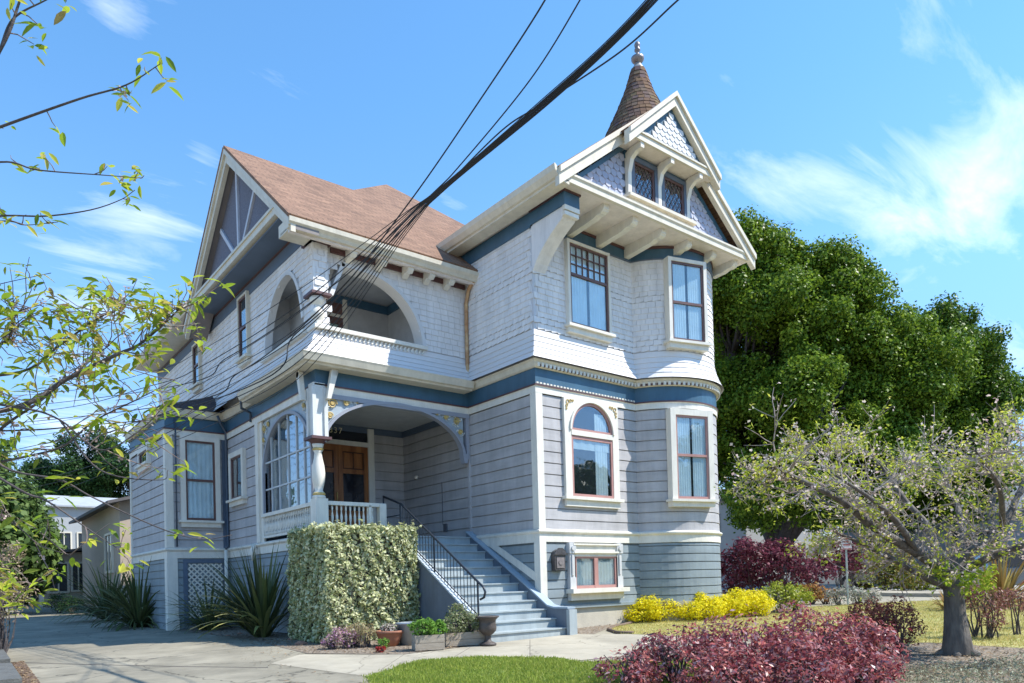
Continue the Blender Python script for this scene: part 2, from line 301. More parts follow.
def window(f,u0,u1,v0,v1,parent,cm=None,n=.03,cas=.13,style='double',casm=None,sashm=None,split=.5,curtain=True,sill=True,reflect=False,head=.0):
    casm=casm or TRIMW; sashm=sashm or SASH; n=max(n,.05)
    mb=MB()
    fbox(mb,f,u0-cas,u0,v0-.02,v1+cas,-.09,n+.06); fbox(mb,f,u1,u1+cas,v0-.02,v1+cas,-.09,n+.06); fbox(mb,f,u0-.001,u1+.001,v1,v1+cas-.003,-.09,n+.058)
    if head: fbox(mb,f,u0-cas-.03,u1+cas+.03,v1+cas,v1+cas+head,0,n+.10)
    wnd=mb.build('window',casm,parent)
    if sill:
        s=MB(); fbox(s,f,u0-cas-.06,u1+cas+.06,v0-.08,v0-.02,-.1,n+.13); fbox(s,f,u0-cas,u1+cas,v0-.2,v0-.08,-.1,n+.06); s.build('sill',casm,wnd)
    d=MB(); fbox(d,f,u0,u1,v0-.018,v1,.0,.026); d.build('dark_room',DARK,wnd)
    if curtain:
        c=MB(); k=26; pts=[]
        for side in ((0,.46),(.54,1)) if curtain!='full' else ((0,1),):
            a=u0+.03+(u1-u0-.06)*side[0]; b=u0+.03+(u1-u0-.06)*side[1]; vs=[];ph=random.random()*6
            for i in range(k+1):
                t=i/k; uu=a+(b-a)*t; nn=.038+.007*math.sin(t*38+ph)+.003*math.sin(t*91)
                vs+= [f.P(uu,v0,nn),f.P(uu,v1-.02,nn)]
            c.add(vs,[(2*i,2*i+2,2*i+3,2*i+1) for i in range(k)])
        c.build('curtain',cm or CURT,wnd,True)
    g=MB(); fbox(g,f,u0,u1,v0-.018,v1,n+.004,n+.008); g.build('glass',GLASSD if reflect else GLASS,wnd)
    s=MB(); t=.05; n1=n+.035
    fbox(s,f,u0,u0+t,v0-.018,v1,n-.005,n1); fbox(s,f,u1-t,u1,v0-.018,v1,n-.005,n1); fbox(s,f,u0+t,u1-t,v1-t,v1,n-.005,n1-.003); fbox(s,f,u0+t,u1-t,v0-.018,v0+t,n-.005,n1-.003)
    vm=v0+(v1-v0)*split
    if style=='double' or style=='queen': fbox(s,f,u0+t,u1-t,vm-.03,vm+.03,n-.004,n1+.002)
    if style=='queen':
        c_=6; r_=3
        for i in range(1,c_): uu=u0+t+(u1-u0-2*t)*i/c_; fbox(s,f,uu-.011,uu+.011,vm+.03,v1-t,n,n1-.008)
        for j in range(1,r_): vv=vm+.03+(v1-t-vm-.03)*j/r_; fbox(s,f,u0+t,u1-t,vv-.011,vv+.011,n,n1-.010)
    if style=='pair': uu=(u0+u1)/2; fbox(s,f,uu-.06,uu+.06,v0-.018,v1,n-.004,n1+.004)
    if style=='diamond':
        for i in range(-8,9):
            for sg in (1,-1):
                a=(u0+u1)/2+i*.14; pts=[]
                va,vb=v0+t,v1-t
                ua=a-sg*(vb-va)/2*.62; ub=a+sg*(vb-va)/2*.62
                # clip to opening
                def cl_(ua,va,ub,vb):
                    t0,t1=0,1; du=ub-ua
                    for lo,hi in ((u0+t,u1-t),):
                        if du>0: t0=max(t0,(lo-ua)/du); t1=min(t1,(hi-ua)/du)
                        else: t0=max(t0,(hi-ua)/du); t1=min(t1,(lo-ua)/du)
                    if t1-t0<.05: return None
                    return (ua+du*t0,va+(vb-va)*t0,ua+du*t1,va+(vb-va)*t1)
                q=cl_(ua,va,ub,vb)
                if q: s.tube([f.P(q[0],q[1],n1-.012),f.P(q[2],q[3],n1-.012)],.007,4)
    s.build('sash',sashm,wnd)
    return wnd
def leafmesh(name,P,Nn,size,m,parent,asp=.5,jit=.6,fold=False):
    P=np.asarray(P,float); n=len(P); Nn=np.asarray(Nn,float)+RNG.normal(0,jit,(n,3)); Nn/=np.linalg.norm(Nn,axis=1,keepdims=True)+1e-9
    t=np.cross(Nn,RNG.normal(0,1,(n,3))); t/=np.linalg.norm(t,axis=1,keepdims=True)+1e-9; b=np.cross(Nn,t)
    s=(np.asarray(size)*RNG.uniform(.6,1.35,n))[:,None]
    V=np.stack([P-t*s*.5,P+b*s*asp*.5+t*s*.05,P+t*s*.5,P-b*s*asp*.5+t*s*.05],1)
    V[:,1]+=Nn*s*.08; V[:,3]+=Nn*s*.08
    V=V.reshape(-1,3)
    if parent is not None: V=V-np.array(origin_of(parent))
    me=bpy.data.meshes.new(name); me.vertices.add(4*n); me.vertices.foreach_set('co',V.ravel()); me.loops.add(4*n); me.loops.foreach_set('vertex_index',np.arange(4*n)); me.polygons.add(n); me.polygons.foreach_set('loop_start',np.arange(0,4*n,4)); me.polygons.foreach_set('loop_total',np.full(n,4)); me.update(calc_edges=True)
    o=bpy.data.objects.new(name,me); COL.objects.link(o); me.materials.append(m)
    if parent is not None: o.parent=parent
    return o
def sheet(name,pts,m,lift=.004,thick=0,n=1):
    vs=[(x,y,G(x,y)+lift) for x,y in pts]; me=bpy.data.meshes.new(name); me.from_pydata(vs,[],[tuple(range(len(vs)))]); me.update()
    if me.polygons[0].normal.z<0: me.flip_normals()
    o=link(name,me,m,None); tag(o,kind='structure'); return o
def inpoly(x,y,poly):
    x=np.asarray(x); y=np.asarray(y); c=np.zeros(x.shape,bool); j=len(poly)-1
    for i in range(len(poly)):
        xi,yi=poly[i]; xj,yj=poly[j]
        c^=((yi>y)!=(yj>y))&(x<(xj-xi)*(y-yi)/(yj-yi+1e-12)+xi); j=i
    return c
# ------------------------------------------------------------------ ground
def ground_sheet():
    rows=[-400,-20,0,15,30,45,200,900,3000]; cols=[-2500,-300,-60,-20,0,20,60,300,2500]
    f2=Vector((FW.x,FW.y)).normalized(); r2=Vector((f2.y,-f2.x)); vs=[];fs=[]
    k=math.hypot(FW.x,FW.y)
    for d in rows:
        for c in cols:
            p=Vector((CAM.x,CAM.y))+f2*(d/k)+r2*c; vs.append((p.x,p.y,-.62+.02*max(-20,min(45,d))))
    n=len(cols)
    for i in range(len(rows)-1):
        for j in range(n-1): fs.append((i*n+j,i*n+j+1,(i+1)*n+j+1,(i+1)*n+j))
    me=bpy.data.meshes.new('ground'); me.from_pydata(vs,[],fs); me.update()
    if me.polygons[0].normal.z<0: me.flip_normals()
    tag(link('ground',me,FIELD,None),kind='structure')
ground_sheet()
DRIVE=[(-14,-14),(-14,6),(-10.5,38),(-4.2,38),(-4.6,30),(-5.2,15.24),(-4.9,10.95),(-4.6,8.3),(-4.6,4.19),(-4.9,.7),(-5.35,.25),(-6.16,-.54),(-5.75,-3.0),(-7.45,-7.16),(-8,-12)]
sheet('driveway',DRIVE,CONCD,.004)
WALK=[(-6.16,-.54),(-5.35,.25),(-4.13,-1.22),(-2.68,-1.1),(-2.2,-.98),(.05,-.98),(.2,-1.4),(.7,-1.9),(1.2,-3.2),(0,-5.0),(-2.0,-4.2),(-2.92,-4.0),(-2.81,-3.65),(-3.47,-2.47),(-4.38,-2.13),(-5.75,-3.0)]
sheet('path',WALK,CONC,.008)
GRASS=[(-5.75,-3.0),(-4.38,-2.13),(-3.47,-2.47),(-2.81,-3.65),(-2.92,-4.2),(-1.5,-5.5),(-4.06,-8.0),(-7.45,-9.16),(-7.45,-7.16)]
LAWN=[(.59,-1.65),(1.32,-.72),(3.31,-.05),(4.93,-1.2),(6.2,-1.6),(8.49,-.6),(10.58,-.91),(12.64,-1.73),(15.4,-3.0),(16.3,-7),(16,-13),(8,-11.5),(4.75,-9.6),(2.4,-8.33),(2.38,-6.81),(1.31,-6.57),(1.3,-4.6)]
GRS=mat('lawn_soil_green',(.10,.16,.03),.95,.3,3,.5,60,col2=(.18,.24,.05)); GRY=mat('dry_lawn_ground',(.42,.35,.14),.95,.2,2,.5,60,col2=(.30,.31,.09))
sheet('lawn_base',GRASS,GRS,.012); sheet('rear_lawn_base',LAWN,GRY,.012)
BED=[(-.1,-.9),(.2,-1.35),(1.32,-.66),(3.31,.0),(3.3,.8),(-.1,.6)]
sheet('soil_bed',BED,SOIL,.006)
sheet('mulch_bed',[(-5.2,.3),(-4.13,-1.2),(-2.2,-.97),(-2.2,2.6),(-3.9,2.6),(-3.9,9),(-5.4,9),(-4.95,4.1)],SOIL,.010)
sheet('shrub_bed',[(-2.92,-4.2),(-2.0,-4.3),(0,-5.0),(1.3,-4.6),(1.31,-6.57),(2.38,-6.81),(2.4,-8.33),(4.75,-9.6),(5,-12),(-4,-12),(-4.06,-8.0)],SOIL,.010)
# side street, sheet of concrete-grey road with kerbs
def strip(name,x0,x1,y0,y1,lift,m,h=0):
    mb=MB(); ys=np.linspace(y0,y1,24); xs=(x0,x1)
    vs=[(x,y,G(x,y)+lift) for y in ys for x in xs]; fs=[(2*i,2*i+1,2*i+3,2*i+2) for i in range(len(ys)-1)]
    if h:
        k=len(vs); vs+=[(x,y,z-h) for x,y,z in vs]; fs+=[(2*i,2*i+2,k+2*i+2,k+2*i) for i in range(len(ys)-1)]+[(2*i+1,k+2*i+1,k+2*i+3,2*i+3) for i in range(len(ys)-1)]
    mb.add(vs,fs); o=mb.build(name,m); tag(o,kind='structure'); return o
strip('street',18,27,-60,60,.010,mat('pale_road',(.36,.35,.33),.9,.1,.5,.3,60)); strip('kerb',17.8,18,-60,60,.13,CONC,.14); strip('kerb',27,27.2,-60,60,.13,CONC,.14); strip('pavement',16.4,17.8,-60,60,.125,CONC,.12)
# grass as blades
def blades(name,poly,n,h,mats,label_cat=None):
    xs=[p[0] for p in poly]; ys=[p[1] for p in poly]
    x=RNG.uniform(min(xs),max(xs),n*3); y=RNG.uniform(min(ys),max(ys),n*3); k=inpoly(x+RNG.normal(0,.04,n*3),y+RNG.normal(0,.04,n*3),poly); x=x[k][:n]; y=y[k][:n]; n=len(x)
    z=-.62+.02*np.clip((x-CAM.x)*FW.x+(y-CAM.y)*FW.y,-20,45)+.012
    a=RNG.uniform(0,6.28,n); hh=h*RNG.uniform(.5,1.3,n)*(.8+.3*np.sin(x*3.1)*np.sin(y*2.7)); wv=.006+.25*0*hh; lean=RNG.normal(0,.35,(n,2))*hh[:,None]
    ca,sa=np.cos(a)*.008,np.sin(a)*.008
    V=np.stack([np.stack([x-ca,y-sa,z],1),np.stack([x+ca,y+sa,z],1),np.stack([x+lean[:,0],y+lean[:,1],z+hh],1)],1).reshape(-1,3)
    me=bpy.data.meshes.new(name); me.vertices.add(3*n); me.vertices.foreach_set('co',V.ravel()); me.loops.add(3*n); me.loops.foreach_set('vertex_index',np.arange(3*n)); me.polygons.add(n); me.polygons.foreach_set('loop_start',np.arange(0,3*n,3)); me.polygons.foreach_set('loop_total',np.full(n,3)); me.update(calc_edges=True)
    o=bpy.data.objects.new(name,me); COL.objects.link(o); me.materials.append(mats); o['kind']='stuff'; return o
g1=blades('grass',GRASS,60000,.05,leafmat('lawn_blades',[(.28,.35,.05),(.37,.44,.08),(.19,.26,.035),(.50,.50,.14)],.4,.6)); tag(g1,'short bright green lawn in front of the path','lawn')
g2=blades('grass',LAWN,90000,.05,leafmat('dry_blades',[(.62,.50,.20),(.50,.46,.14),(.70,.58,.26),(.36,.40,.09)],.4,.7)); tag(g2,'straw coloured dry lawn beside the turret and cherry tree','lawn')
# lawn edging
mb=MB(); ed=[(.75,-1.95),(.62,-1.62),(1.0,-1.0),(1.6,-.62),(3.31,.02),(4.9,-1.1),(6.2,-1.5),(8.5,-.5)]
mb.tube([(x,y,G(x,y)+.03) for x,y in ed],.035,6); tag(mb.build('lawn_edging',mat('edging',(.16,.11,.08),.8),None,True),'thin dark edging along the curved lawn border','edging')
# ------------------------------------------------------------------ the house
H=thing('victorian_house','large grey blue Victorian house with round corner turret and arched porch','house',(-1,3,-.3))
ZB,ZW,ZC=1.90,5.05,5.61
TC=(4.66,.70); TR=math.hypot(TC[0]-3.197,TC[1])
a0=math.atan2(0-TC[1],3.197-TC[0]); 
TUR=[(TC[0]+TR*math.cos(a0+(2.85)*i/26),TC[1]+TR*math.sin(a0+(2.85)*i/26)) for i in range(27)]
TURB=TUR+[(TUR[-1][0]-.3,16)]
BAYL=[(0,2.52),(0,0)]; 
BAYPATH=[(0,2.52),(0,0)]+TUR+[(TUR[-1][0]-.35,TUR[-1][1]+.5),(TUR[-1][0]-.35,14)]
PORX=-3.93; LX=-5.48
# lower walls
siding([(0,5.7),(0,0)],ZB,ZW-.12,.25,SIDING,'wall',H)
siding([(0,0),(3.197,0)],ZB,ZW-.12,.25,SIDING,'wall',H)
siding(TUR,ZB,ZW-.12,.25,SIDING,'turret_wall',H)
siding([(-5.48,12.85),(-5.48,8.567),(PORX,8.567),(PORX,5.95)],ZB,ZW-.12,.25,SIDING,'wall',H)
siding([(-1.0,5.7),(0,5.7)],ZB,ZW-.1,.25,SIDING,'porch_wall',H)
siding([(0,2.7),(0,0),(3.197,0)],.22,ZB-.25,.2,BASEM,'basement_wall',H)
siding(TUR,.18,ZB-.25,.2,BASEM,'basement_wall',H)
siding([(-5.48,12.85),(-5.48,8.567),(PORX,8.567),(PORX,2.52),(-2.2,2.52)],-.25,ZB-.25,.2,BASEM,'basement_wall',H)
mb=MB()   # solid core so nothing shows through, back and right sides
mb.box(.03,5.6,1.5,13,-.4,8.8); mb.box(.03,3.3,.03,1.5,-.4,8.8); mb.box(-5.45,.0,8.6,12.82,-.4,5.5); mb.box(-3.90,.03,6.0,16,-.4,8.6)
mb.lathe((TC[0],TC[1],0),[(TR-.03,-.4),(TR-.03,8.8)],40)
mb.build('core_wall',SIDING,H)
mb=MB(); sweep(mb,BAYPATH[1:],[(.035,-.5),(.035,.22),(-.05,.22)]); mb.build('foundation',mat('foundation_concrete',(.50,.46,.37),.9,.15,2,.3,40),H)
# lower belt
FULL=[(0,2.6)]+BAYPATH[1:]
def belt(path,parts=H):
    band(path,ZB-.25,ZB-.06,.035,TRIMW,'belt_course',H); 
    mb=MB(); sweep(mb,path,[(-.02,ZB-.06),(.06,ZB-.06),(.085,ZB-.03),(.085,ZB),(.02,ZB+.035),(-.02,ZB+.035)],cap=True); mb.build('belt_course',TRIMW,H)
belt(FULL); belt([(-5.48,12.85),(-5.48,8.567),(PORX,8.567),(PORX,2.52),(-2.15,2.52)])
# upper belt, frieze, cornice
LOW=[(-5.48,12.85),(-5.48,8.567),(PORX,8.567),(PORX,2.52),(0,2.52)]+BAYPATH[1:]
mb=MB(); sweep(mb,LOW,[(-.02,ZW-.15),(.045,ZW-.15),(.045,ZW-.01),(.06,ZW),(-.02,ZW)],cap=True); mb.build('architrave',TRIMW,H)
band(LOW,ZW,ZW+.035,.07,BROWN,'trim_line',H)
band(LOW,ZW+.035,ZC-.16,.03,BLUE,'frieze',H)
mb=MB(); sweep(mb,FULL,[(-.02,ZC-.17),(.06,ZC-.17),(.09,ZC-.14),(.12,ZC-.05),(.15,ZC-.02),(.15,ZC),(-.02,ZC+.03)],cap=True); mb.build('cornice',TRIM,H)
# dentils on bay front and turret
def dentils(path,z0,z1,out_,step,wd,m,name):
    mb=MB(); P=[Vector(p) for p in path]; carry=0
    for i in range(len(P)-1):
        d=P[i+1]-P[i]; L=d.length; d/=L; n=Vector((d.y,-d.x)); s=carry
        while s<L:
            c=P[i]+d*s; a=c-d*wd/2; b=c+d*wd/2
            q=[a,b,b+n*out_,a+n*out_]
            mb.hexa([(v_.x,v_.y,z0) for v_ in q]+[(v_.x,v_.y,z1) for v_ in q]); s+=step
        carry=s-L
    return mb.build(name,m,H)
dentils([(0,0)]+TUR[:22],ZC-.155,ZC-.075,.135,.115,.06,TRIMW,'dentil_row')
dentils([(0,0)]+TUR[:22],ZC-.15,ZC-.08,.104,.03,.031,BROWN,'dentil_gap')
dentils([(0,0),(3.19,0)],ZW+.04,ZW+.075,.075,.10,.055,TRIMW,'bead_row')
# porch cornice (projects) with gutter
PC=[(PORX,6.1),(PORX,2.52),(-.15,2.52)]
mb=MB(); sweep(mb,PC,[(0,ZC-.22),(.36,ZC-.22),(.38,ZC-.19),(.44,ZC-.17),(.48,ZC-.06),(.50,ZC-.02),(.47,ZC+.0),(.02,ZC+.05)],cap=True); mb.build('porch_gutter',TRIM,H)
PC2=[(-5.48,12.85),(-5.48,8.567),(PORX,8.567),(PORX,6.1)]
mb=MB(); sweep(mb,PC2,[(0,ZC-.2),(.10,ZC-.2),(.14,ZC-.14),(.17,ZC-.02),(.17,ZC),(0,ZC+.04)],cap=True); mb.build('cornice',TRIM,H)
# side bay roof (dark hip)
mb=MB(); e=.2; mb.add([(LX-e,8.567-e,ZC),(PORX+.02,8.567-e,ZC),(PORX+.02,9.7,6.38),(LX-e,13.05,ZC),(PORX+.02,13.05,ZC),(PORX+.02,12.4,6.38)],[(0,1,2),(0,2,5,3),(3,5,4)]); mb.build('bay_roof',mat('dark_shingle',(.055,.04,.042),.9,.25,5,.5,30),H)
# corner boards
def cboard(x,y,dx,dy,z0,z1,wd=.15,m=TRIMW):
    mb=MB(); mb.box(min(x,x+dx*wd)-(.04 if dx>0 else 0),max(x,x+dx*wd),y-.042,y+.03,z0,z1); mb.box(x-.042,x+.03,y+.031,y+dy*wd,z0,z1); mb.build('corner_board',m,H)
cboard(0,0,1,1,ZB+.03,ZW-.15); cboard(0,0,1,1,.18,ZB-.25)
cboard(LX,8.567,1,1,ZB+.03,ZW-.15); cboard(LX,8.567,1,1,-.2,ZB-.25,.22)
mb=MB(); fbox(mb,FF(8.567),PORX-.14,PORX-.0,ZB+.03,ZW-.15,0,.04); fbox(mb,FL(PORX),8.42,8.52,ZB+.03,ZW-.15,0,.03); mb.build('corner_board',DKBL,H)
mb=MB(); fbox(mb,FL(PORX),5.95,6.15,ZB+.03,ZW-.15,0,.06); mb.build('corner_board',TRIMW,H)
mb=MB(); fbox(mb,FF(2.52),-.06,.03,ZB+.03,ZW-.15,-.05,.03); mb.build('corner_board',SIDING,H)
mb=MB(); fbox(mb,FL(LX),12.7,12.85,-.2,ZW-.15,0,.05); mb.build('corner_board',TRIMW,H)
# ---------------- first-floor windows
fr=FF(0)
# arched bay window
def arched(f,uc,hw,v0,vs,parent):
    mb=MB(); ca=.17; k=20
    arc=lambda r,a: (uc+r*math.cos(a),vs+r*math.sin(a))
    fbox(mb,f,uc-hw-ca-.03,uc-hw,v0-.02,vs+.0,0,.09); fbox(mb,f,uc+hw,uc+hw+ca+.03,v0-.02,vs+.0,0,.09)
    top=ZW-.155; outer=[(uc-hw-ca-.03,vs),(uc-hw-ca-.03,top),(uc+hw+ca+.03,top),(uc+hw+ca+.03,vs)]
    for i in range(k):
        a=math.pi*(1-i/k); b=math.pi*(1-(i+1)/k); p,q=arc(hw,a),arc(hw,b)
        def ext(p):
            t=(p[0]-uc); return (uc+t*(hw+ca+.03)/hw,min(top,vs+ (p[1]-vs)*3 if abs(t)>hw*.98 else top)) 
        fpoly(mb,f,[p,q,(q[0],top),(p[0],top)],0,.085)
    fbox(mb,f,uc-hw-ca-.03,uc-hw,vs,top,0,.085); fbox(mb,f,uc+hw,uc+hw+ca+.03,vs,top,0,.085)
    wn=mb.build('window',TRIMW,parent)
    s=MB(); fbox(s,f,uc-hw-ca-.1,uc+hw+ca+.1,v0-.09,v0-.02,0,.16); fbox(s,f,uc-hw-ca-.03,uc+hw+ca+.03,v0-.24,v0-.09,0,.09); s.build('sill',TRIMW,wn)
    r=MB()
    for i in range(k):
        a=math.pi*(1-i/k); b=math.pi*(1-(i+1)/k)
        fpoly(r,f,[arc(hw+.05,a),arc(hw+.05,b),arc(hw,b),arc(hw,a)],.08,.125)
    r.build('arch_moulding',TRIMW,wn)
    sa=MB()
    for i in range(k):
        a=math.pi*(1-i/k); b=math.pi*(1-(i+1)/k)
        fpoly(sa,f,[arc(hw,a),arc(hw,b),arc(hw-.065,b),arc(hw-.065,a)],.02,.078)
    fbox(sa,f,uc-hw,uc+hw,v0-.018,v0+.05,.02,.076); fbox(sa,f,uc-hw,uc-hw+.06,v0,vs-.12,.02,.078); fbox(sa,f,uc+hw-.06,uc+hw,v0,vs-.12,.02,.078); fbox(sa,f,uc-hw+.06,uc+hw-.06,vs-.2,vs-.13,.02,.074); fbox(sa,f,uc-hw+.065,uc+hw-.065,vs,vs+.05,.02,.074)
    sa.build('sash',SASHR,wn)
    tr=MB(); fbox(tr,f,uc-hw,uc+hw,vs-.12,vs-.003,.02,.1); tr.build('transom_bar',TRIMW,wn)
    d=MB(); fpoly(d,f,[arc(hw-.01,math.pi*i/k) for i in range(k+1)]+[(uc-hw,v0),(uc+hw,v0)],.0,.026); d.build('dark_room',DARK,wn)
    g=MB(); fpoly(g,f,[arc(hw-.01,math.pi*i/k) for i in range(k+1)]+[(uc-hw,v0),(uc+hw,v0)],.050,.054); g.build('glass',GLASSD,wn)
    c=MB()
    for (a_,b_,va,vb) in ((uc+.12,uc+.52,v0,vs+.45),(uc-hw+.05,uc+hw-.05,vs-.42,vs-.14)):
        kk=22; vv=[]
        for i in range(kk+1):
            t=i/kk; nn=.036+.007*math.sin(t*30); vv+=[f.P(a_+(b_-a_)*t,va,nn),f.P(a_+(b_-a_)*t,vb,nn)]
        c.add(vv,[(2*i,2*i+2,2*i+3,2*i+1) for i in range(kk)])
    c.build('curtain',CURT,wn,True)
    # corner scrollwork
    sw=MB()
    for sg in (-1,1):
        for (du,dv,rr) in ((.06,-.06,.045),(.03,-.15,.03),(.15,-.03,.03),(.02,-.22,.02),(.22,-.02,.02)):
            uu=uc+sg*(hw+ca-.02-du); vv=top-.03+dv; pts=[f.P(uu+rr*math.cos(t*.8),vv+rr*math.sin(t*.8),.095) for t in range(9)]; sw.tube(pts,.009,5)
    sw.build('scrollwork',GOLD,wn)
    return wn
arched(fr,1.62,.67,2.70,4.19,H)
# turret windows
def tface(ang):
    n=(math.cos(ang),math.sin(ang)); o=(TC[0]+n[0]*(TR+.005),TC[1]+n[1]*(TR+.005),0); return Face(o,(-n[1],n[0],0),(n[0],n[1],0))
WA=math.atan2(-.985,-.06)-R(13)   # window direction on the turret
window(tface(WA),-.47,.47,2.70,4.72,H,n=.05,cas=.15,curtain=True,sashm=SASHR,split=.52,reflect=False)
tw=tface(WA)
window(tw,-.47,.47,6.55,8.46,H,n=.05,cas=.09,sashm=SASH,split=.48,reflect=False)
WB=WA+1.25

# basement window with carved head
bw=window(fr,.95,2.30,.62,1.33,H,cm=mat('dim_curtain',(.42,.43,.42),.9),n=.05,cas=.0,style='pair',sill=False,sashm=SASHR)
mb=MB(); fbox(mb,fr,.93,2.32,1.33,1.40,0,.08); fbox(mb,fr,.90,2.35,1.40,1.44,0,.14); fbox(mb,fr,.93,2.32,1.44,1.58,0,.09); fbox(mb,fr,.88,2.37,1.58,1.62,0,.14); mb.build('window_head',TRIMW,bw)
for uu in (.86,2.39):
    m2=MB(); fbox(m2,fr,uu-.075,uu+.075,.60,1.64,0,.10); fbox(m2,fr,uu-.10,uu+.10,1.40,1.62,0,.13); fbox(m2,fr,uu-.09,uu+.09,.60,.86,0,.12); fbox(m2,fr,uu-.03,uu+.03,.9,1.36,.1,.13); m2.tube([fr.P(uu,1.51,.12),fr.P(uu,1.51,.16)],.055,14); m2.build('pilaster',mat('pilaster_paint',(.55,.55,.54),.5),bw)
mb=MB(); fbox(mb,fr,.72,2.55,.50,.60,0,.26); fbox(mb,fr,.78,2.49,.34,.50,0,.12); mb.build('sill',TRIMW,bw)
mb=MB(); fbox(mb,fr,.0,3.18,.17,.24,0,.10); mb.build('water_table',BASEM,H)
# side windows
fl=FL(PORX)
window(fl,7.08,7.95,3.2,4.3,H,n=.03,cas=.14,style='single',curtain=False)
window(FF(8.567),-5.03,-4.27,2.68,4.80,H,n=.03,cas=.13,style='double',curtain='full',casm=TRIMW)
window(FL(LX),10.3,11.3,4.45,4.80,H,n=.03,cas=.12,style='single',curtain=False)
# lattice panel below side bay window
fL=FF(8.567)
mb=MB(); fbox(mb,fL,-5.12,-5.02,-.1,1.62,0,.07); fbox(mb,fL,-4.10,-4.0,-.1,1.62,0,.07); fbox(mb,fL,-5.02,-4.10,1.52,1.62,0,.068); fbox(mb,fL,-5.02,-4.10,-.1,.05,0,.068)
lp=mb.build('lattice_panel',DKBL,H)
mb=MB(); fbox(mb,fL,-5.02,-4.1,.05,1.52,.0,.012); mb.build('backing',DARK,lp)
mb=MB()
for i in range(-12,13):
    for sg,nn in ((1,.03),(-1,.045)):
        uc=-4.56+i*.145; pts=[]
        ua,ub=uc-.72*sg,uc+.72*sg; va,vb=.06,1.5
        t0,t1=0,1; du=ub-ua
        lo,hi=-5.01,-4.11
        if du>0: t0=max(t0,(lo-ua)/du); t1=min(t1,(hi-ua)/du)
        else: t0=max(t0,(hi-ua)/du); t1=min(t1,(lo-ua)/du)
        if t1-t0<.04: continue
        A=(ua+du*t0,va+(vb-va)*t0); B=(ua+du*t1,va+(vb-va)*t1)
        d=Vector((B[0]-A[0],B[1]-A[1])).normalized(); nx=(-d.y*.019,d.x*.019)
        fpoly(mb,fL,[(A[0]-nx[0],A[1]-nx[1]),(B[0]-nx[0],B[1]-nx[1]),(B[0]+nx[0],B[1]+nx[1]),(A[0]+nx[0],A[1]+nx[1])],nn,nn+.01)
mb.build('lattice',TRIMW,lp)
mb=MB(); mb.box(LX-.08,LX+.22,8.45,8.62,-.3,.08); mb.build('post_base',TRIMW,H)
# ---------------- upper walls
def flare(z): return .0 if z>6.25 else .20*((6.25-z)/.62)**1.6
def sty(z):
    k=(z-5.62)%1.15
    return 0 if z<6.3 else (2 if .62<k<.98 else 0)
UP_=MB(); shingles(UP_,[(0,2.5),(0,0),(3.197,0)],6.31,8.55,.135,.2,style=sty); UP_.build('shingle_wall',SHING,H)
UP_=MB(); shingles(UP_,TUR[:24],6.31,8.6,.135,.2,style=sty); UP_.build('turret_shingles',SHING,H)
def skirt(path,z0,z1,row,fl,name):
    mb=MB(); prof=[]; z=z0
    while z<z1-.01: prof+=[(fl(z)+.022,z),(fl(z+row)+.006,z+row)]; z+=row
    sweep(mb,path,prof); mb.build(name,mat('skirt_paint',(.71,.69,.68),.55,.05,3,.1,50,stretch=(.6,.6,4)),H)
skirt([(0,2.5),(0,0)]+TUR[:24],5.62,6.30,.136,flare,'flared_skirt')
# backing walls
mb=MB(); sweep(mb,[(0,2.5)]+BAYPATH[1:],[(-.01,5.5),(-.01,8.8)]); mb.build('wall_backing',mat('wall_body_paint',(.56,.56,.58),.6,.04,3),H)
# loggia walls with elliptical arch openings
def in_front(x,z): # opening on front wall
    uc=-2.62; 
    if x<-3.62 or x>-1.22 or z<6.32: return False
    if x<-2.75: return z< (7.80-.0*(x)) - max(0,(-3.35-x))*.9
    t=(x+2.75)/1.55; return z<6.2+1.6*math.sqrt(max(0,1-t*t)) if t<1 else False
def in_side(y,z):
    if y<3.05 or y>5.45 or z<6.35: return False
    if y>4.0:
        t=(y-4.0)/1.45; return z<6.2+1.75*math.sqrt(max(0,1-t*t))
    return z<6.2+1.75*math.sqrt(max(0,1-((4.0-y)/1.0)**2))
def h_front(x,y,z): return in_front(x,z)
def h_side(x,y,z): return in_side(y,z)
fl2=lambda z: 0.0 if z>6.28 else .34*((6.28-z)/.62)**1.7
UP_=MB(); shingles(UP_,[(PORX,16),(PORX,2.52),(-.01,2.52)],6.28,8.28,.135,.2,hole=lambda x,y,z: (in_front(x,z) if y<2.6 and x>-3.9 else in_side(y,z)),style=lambda z:0)
UP_.build('shingle_wall',SHING,H)
skirt([(PORX,16),(PORX,2.52),(-.01,2.52)],5.60,6.26,.132,fl2,'flared_skirt')
# wall body behind shingles with reveals, built as cells
def wall_cells(f,u0,u1,v0,v1,inside,th,name,step=.05):
    mb=MB(); nu=int((u1-u0)/step); nv=int((v1-v0)/step)
    g=[[not inside(u0+(i+.5)*(u1-u0)/nu,v0+(j+.5)*(v1-v0)/nv) for j in range(nv)] for i in range(nu)]
    du=(u1-u0)/nu; dv=(v1-v0)/nv
    for i in range(nu):
        j=0
        while j<nv:
            if g[i][j]:
                k=j
                while k<nv and g[i][k]: k+=1
                fbox(mb,f,u0+i*du,u0+(i+1)*du,v0+j*dv,v0+k*dv,-th,0); j=k
            else: j+=1
    return mb.build(name,mat('wall_body_paint',(.62,.62,.635),.6,.04,3),H)
wall_cells(FF(2.525),-3.62,0,5.5,8.4,in_front,.28,'arch_wall',.03)
wall_cells(FL(PORX+.005),3.0,5.5,5.5,8.4,in_side,.12,'arch_wall',.03)
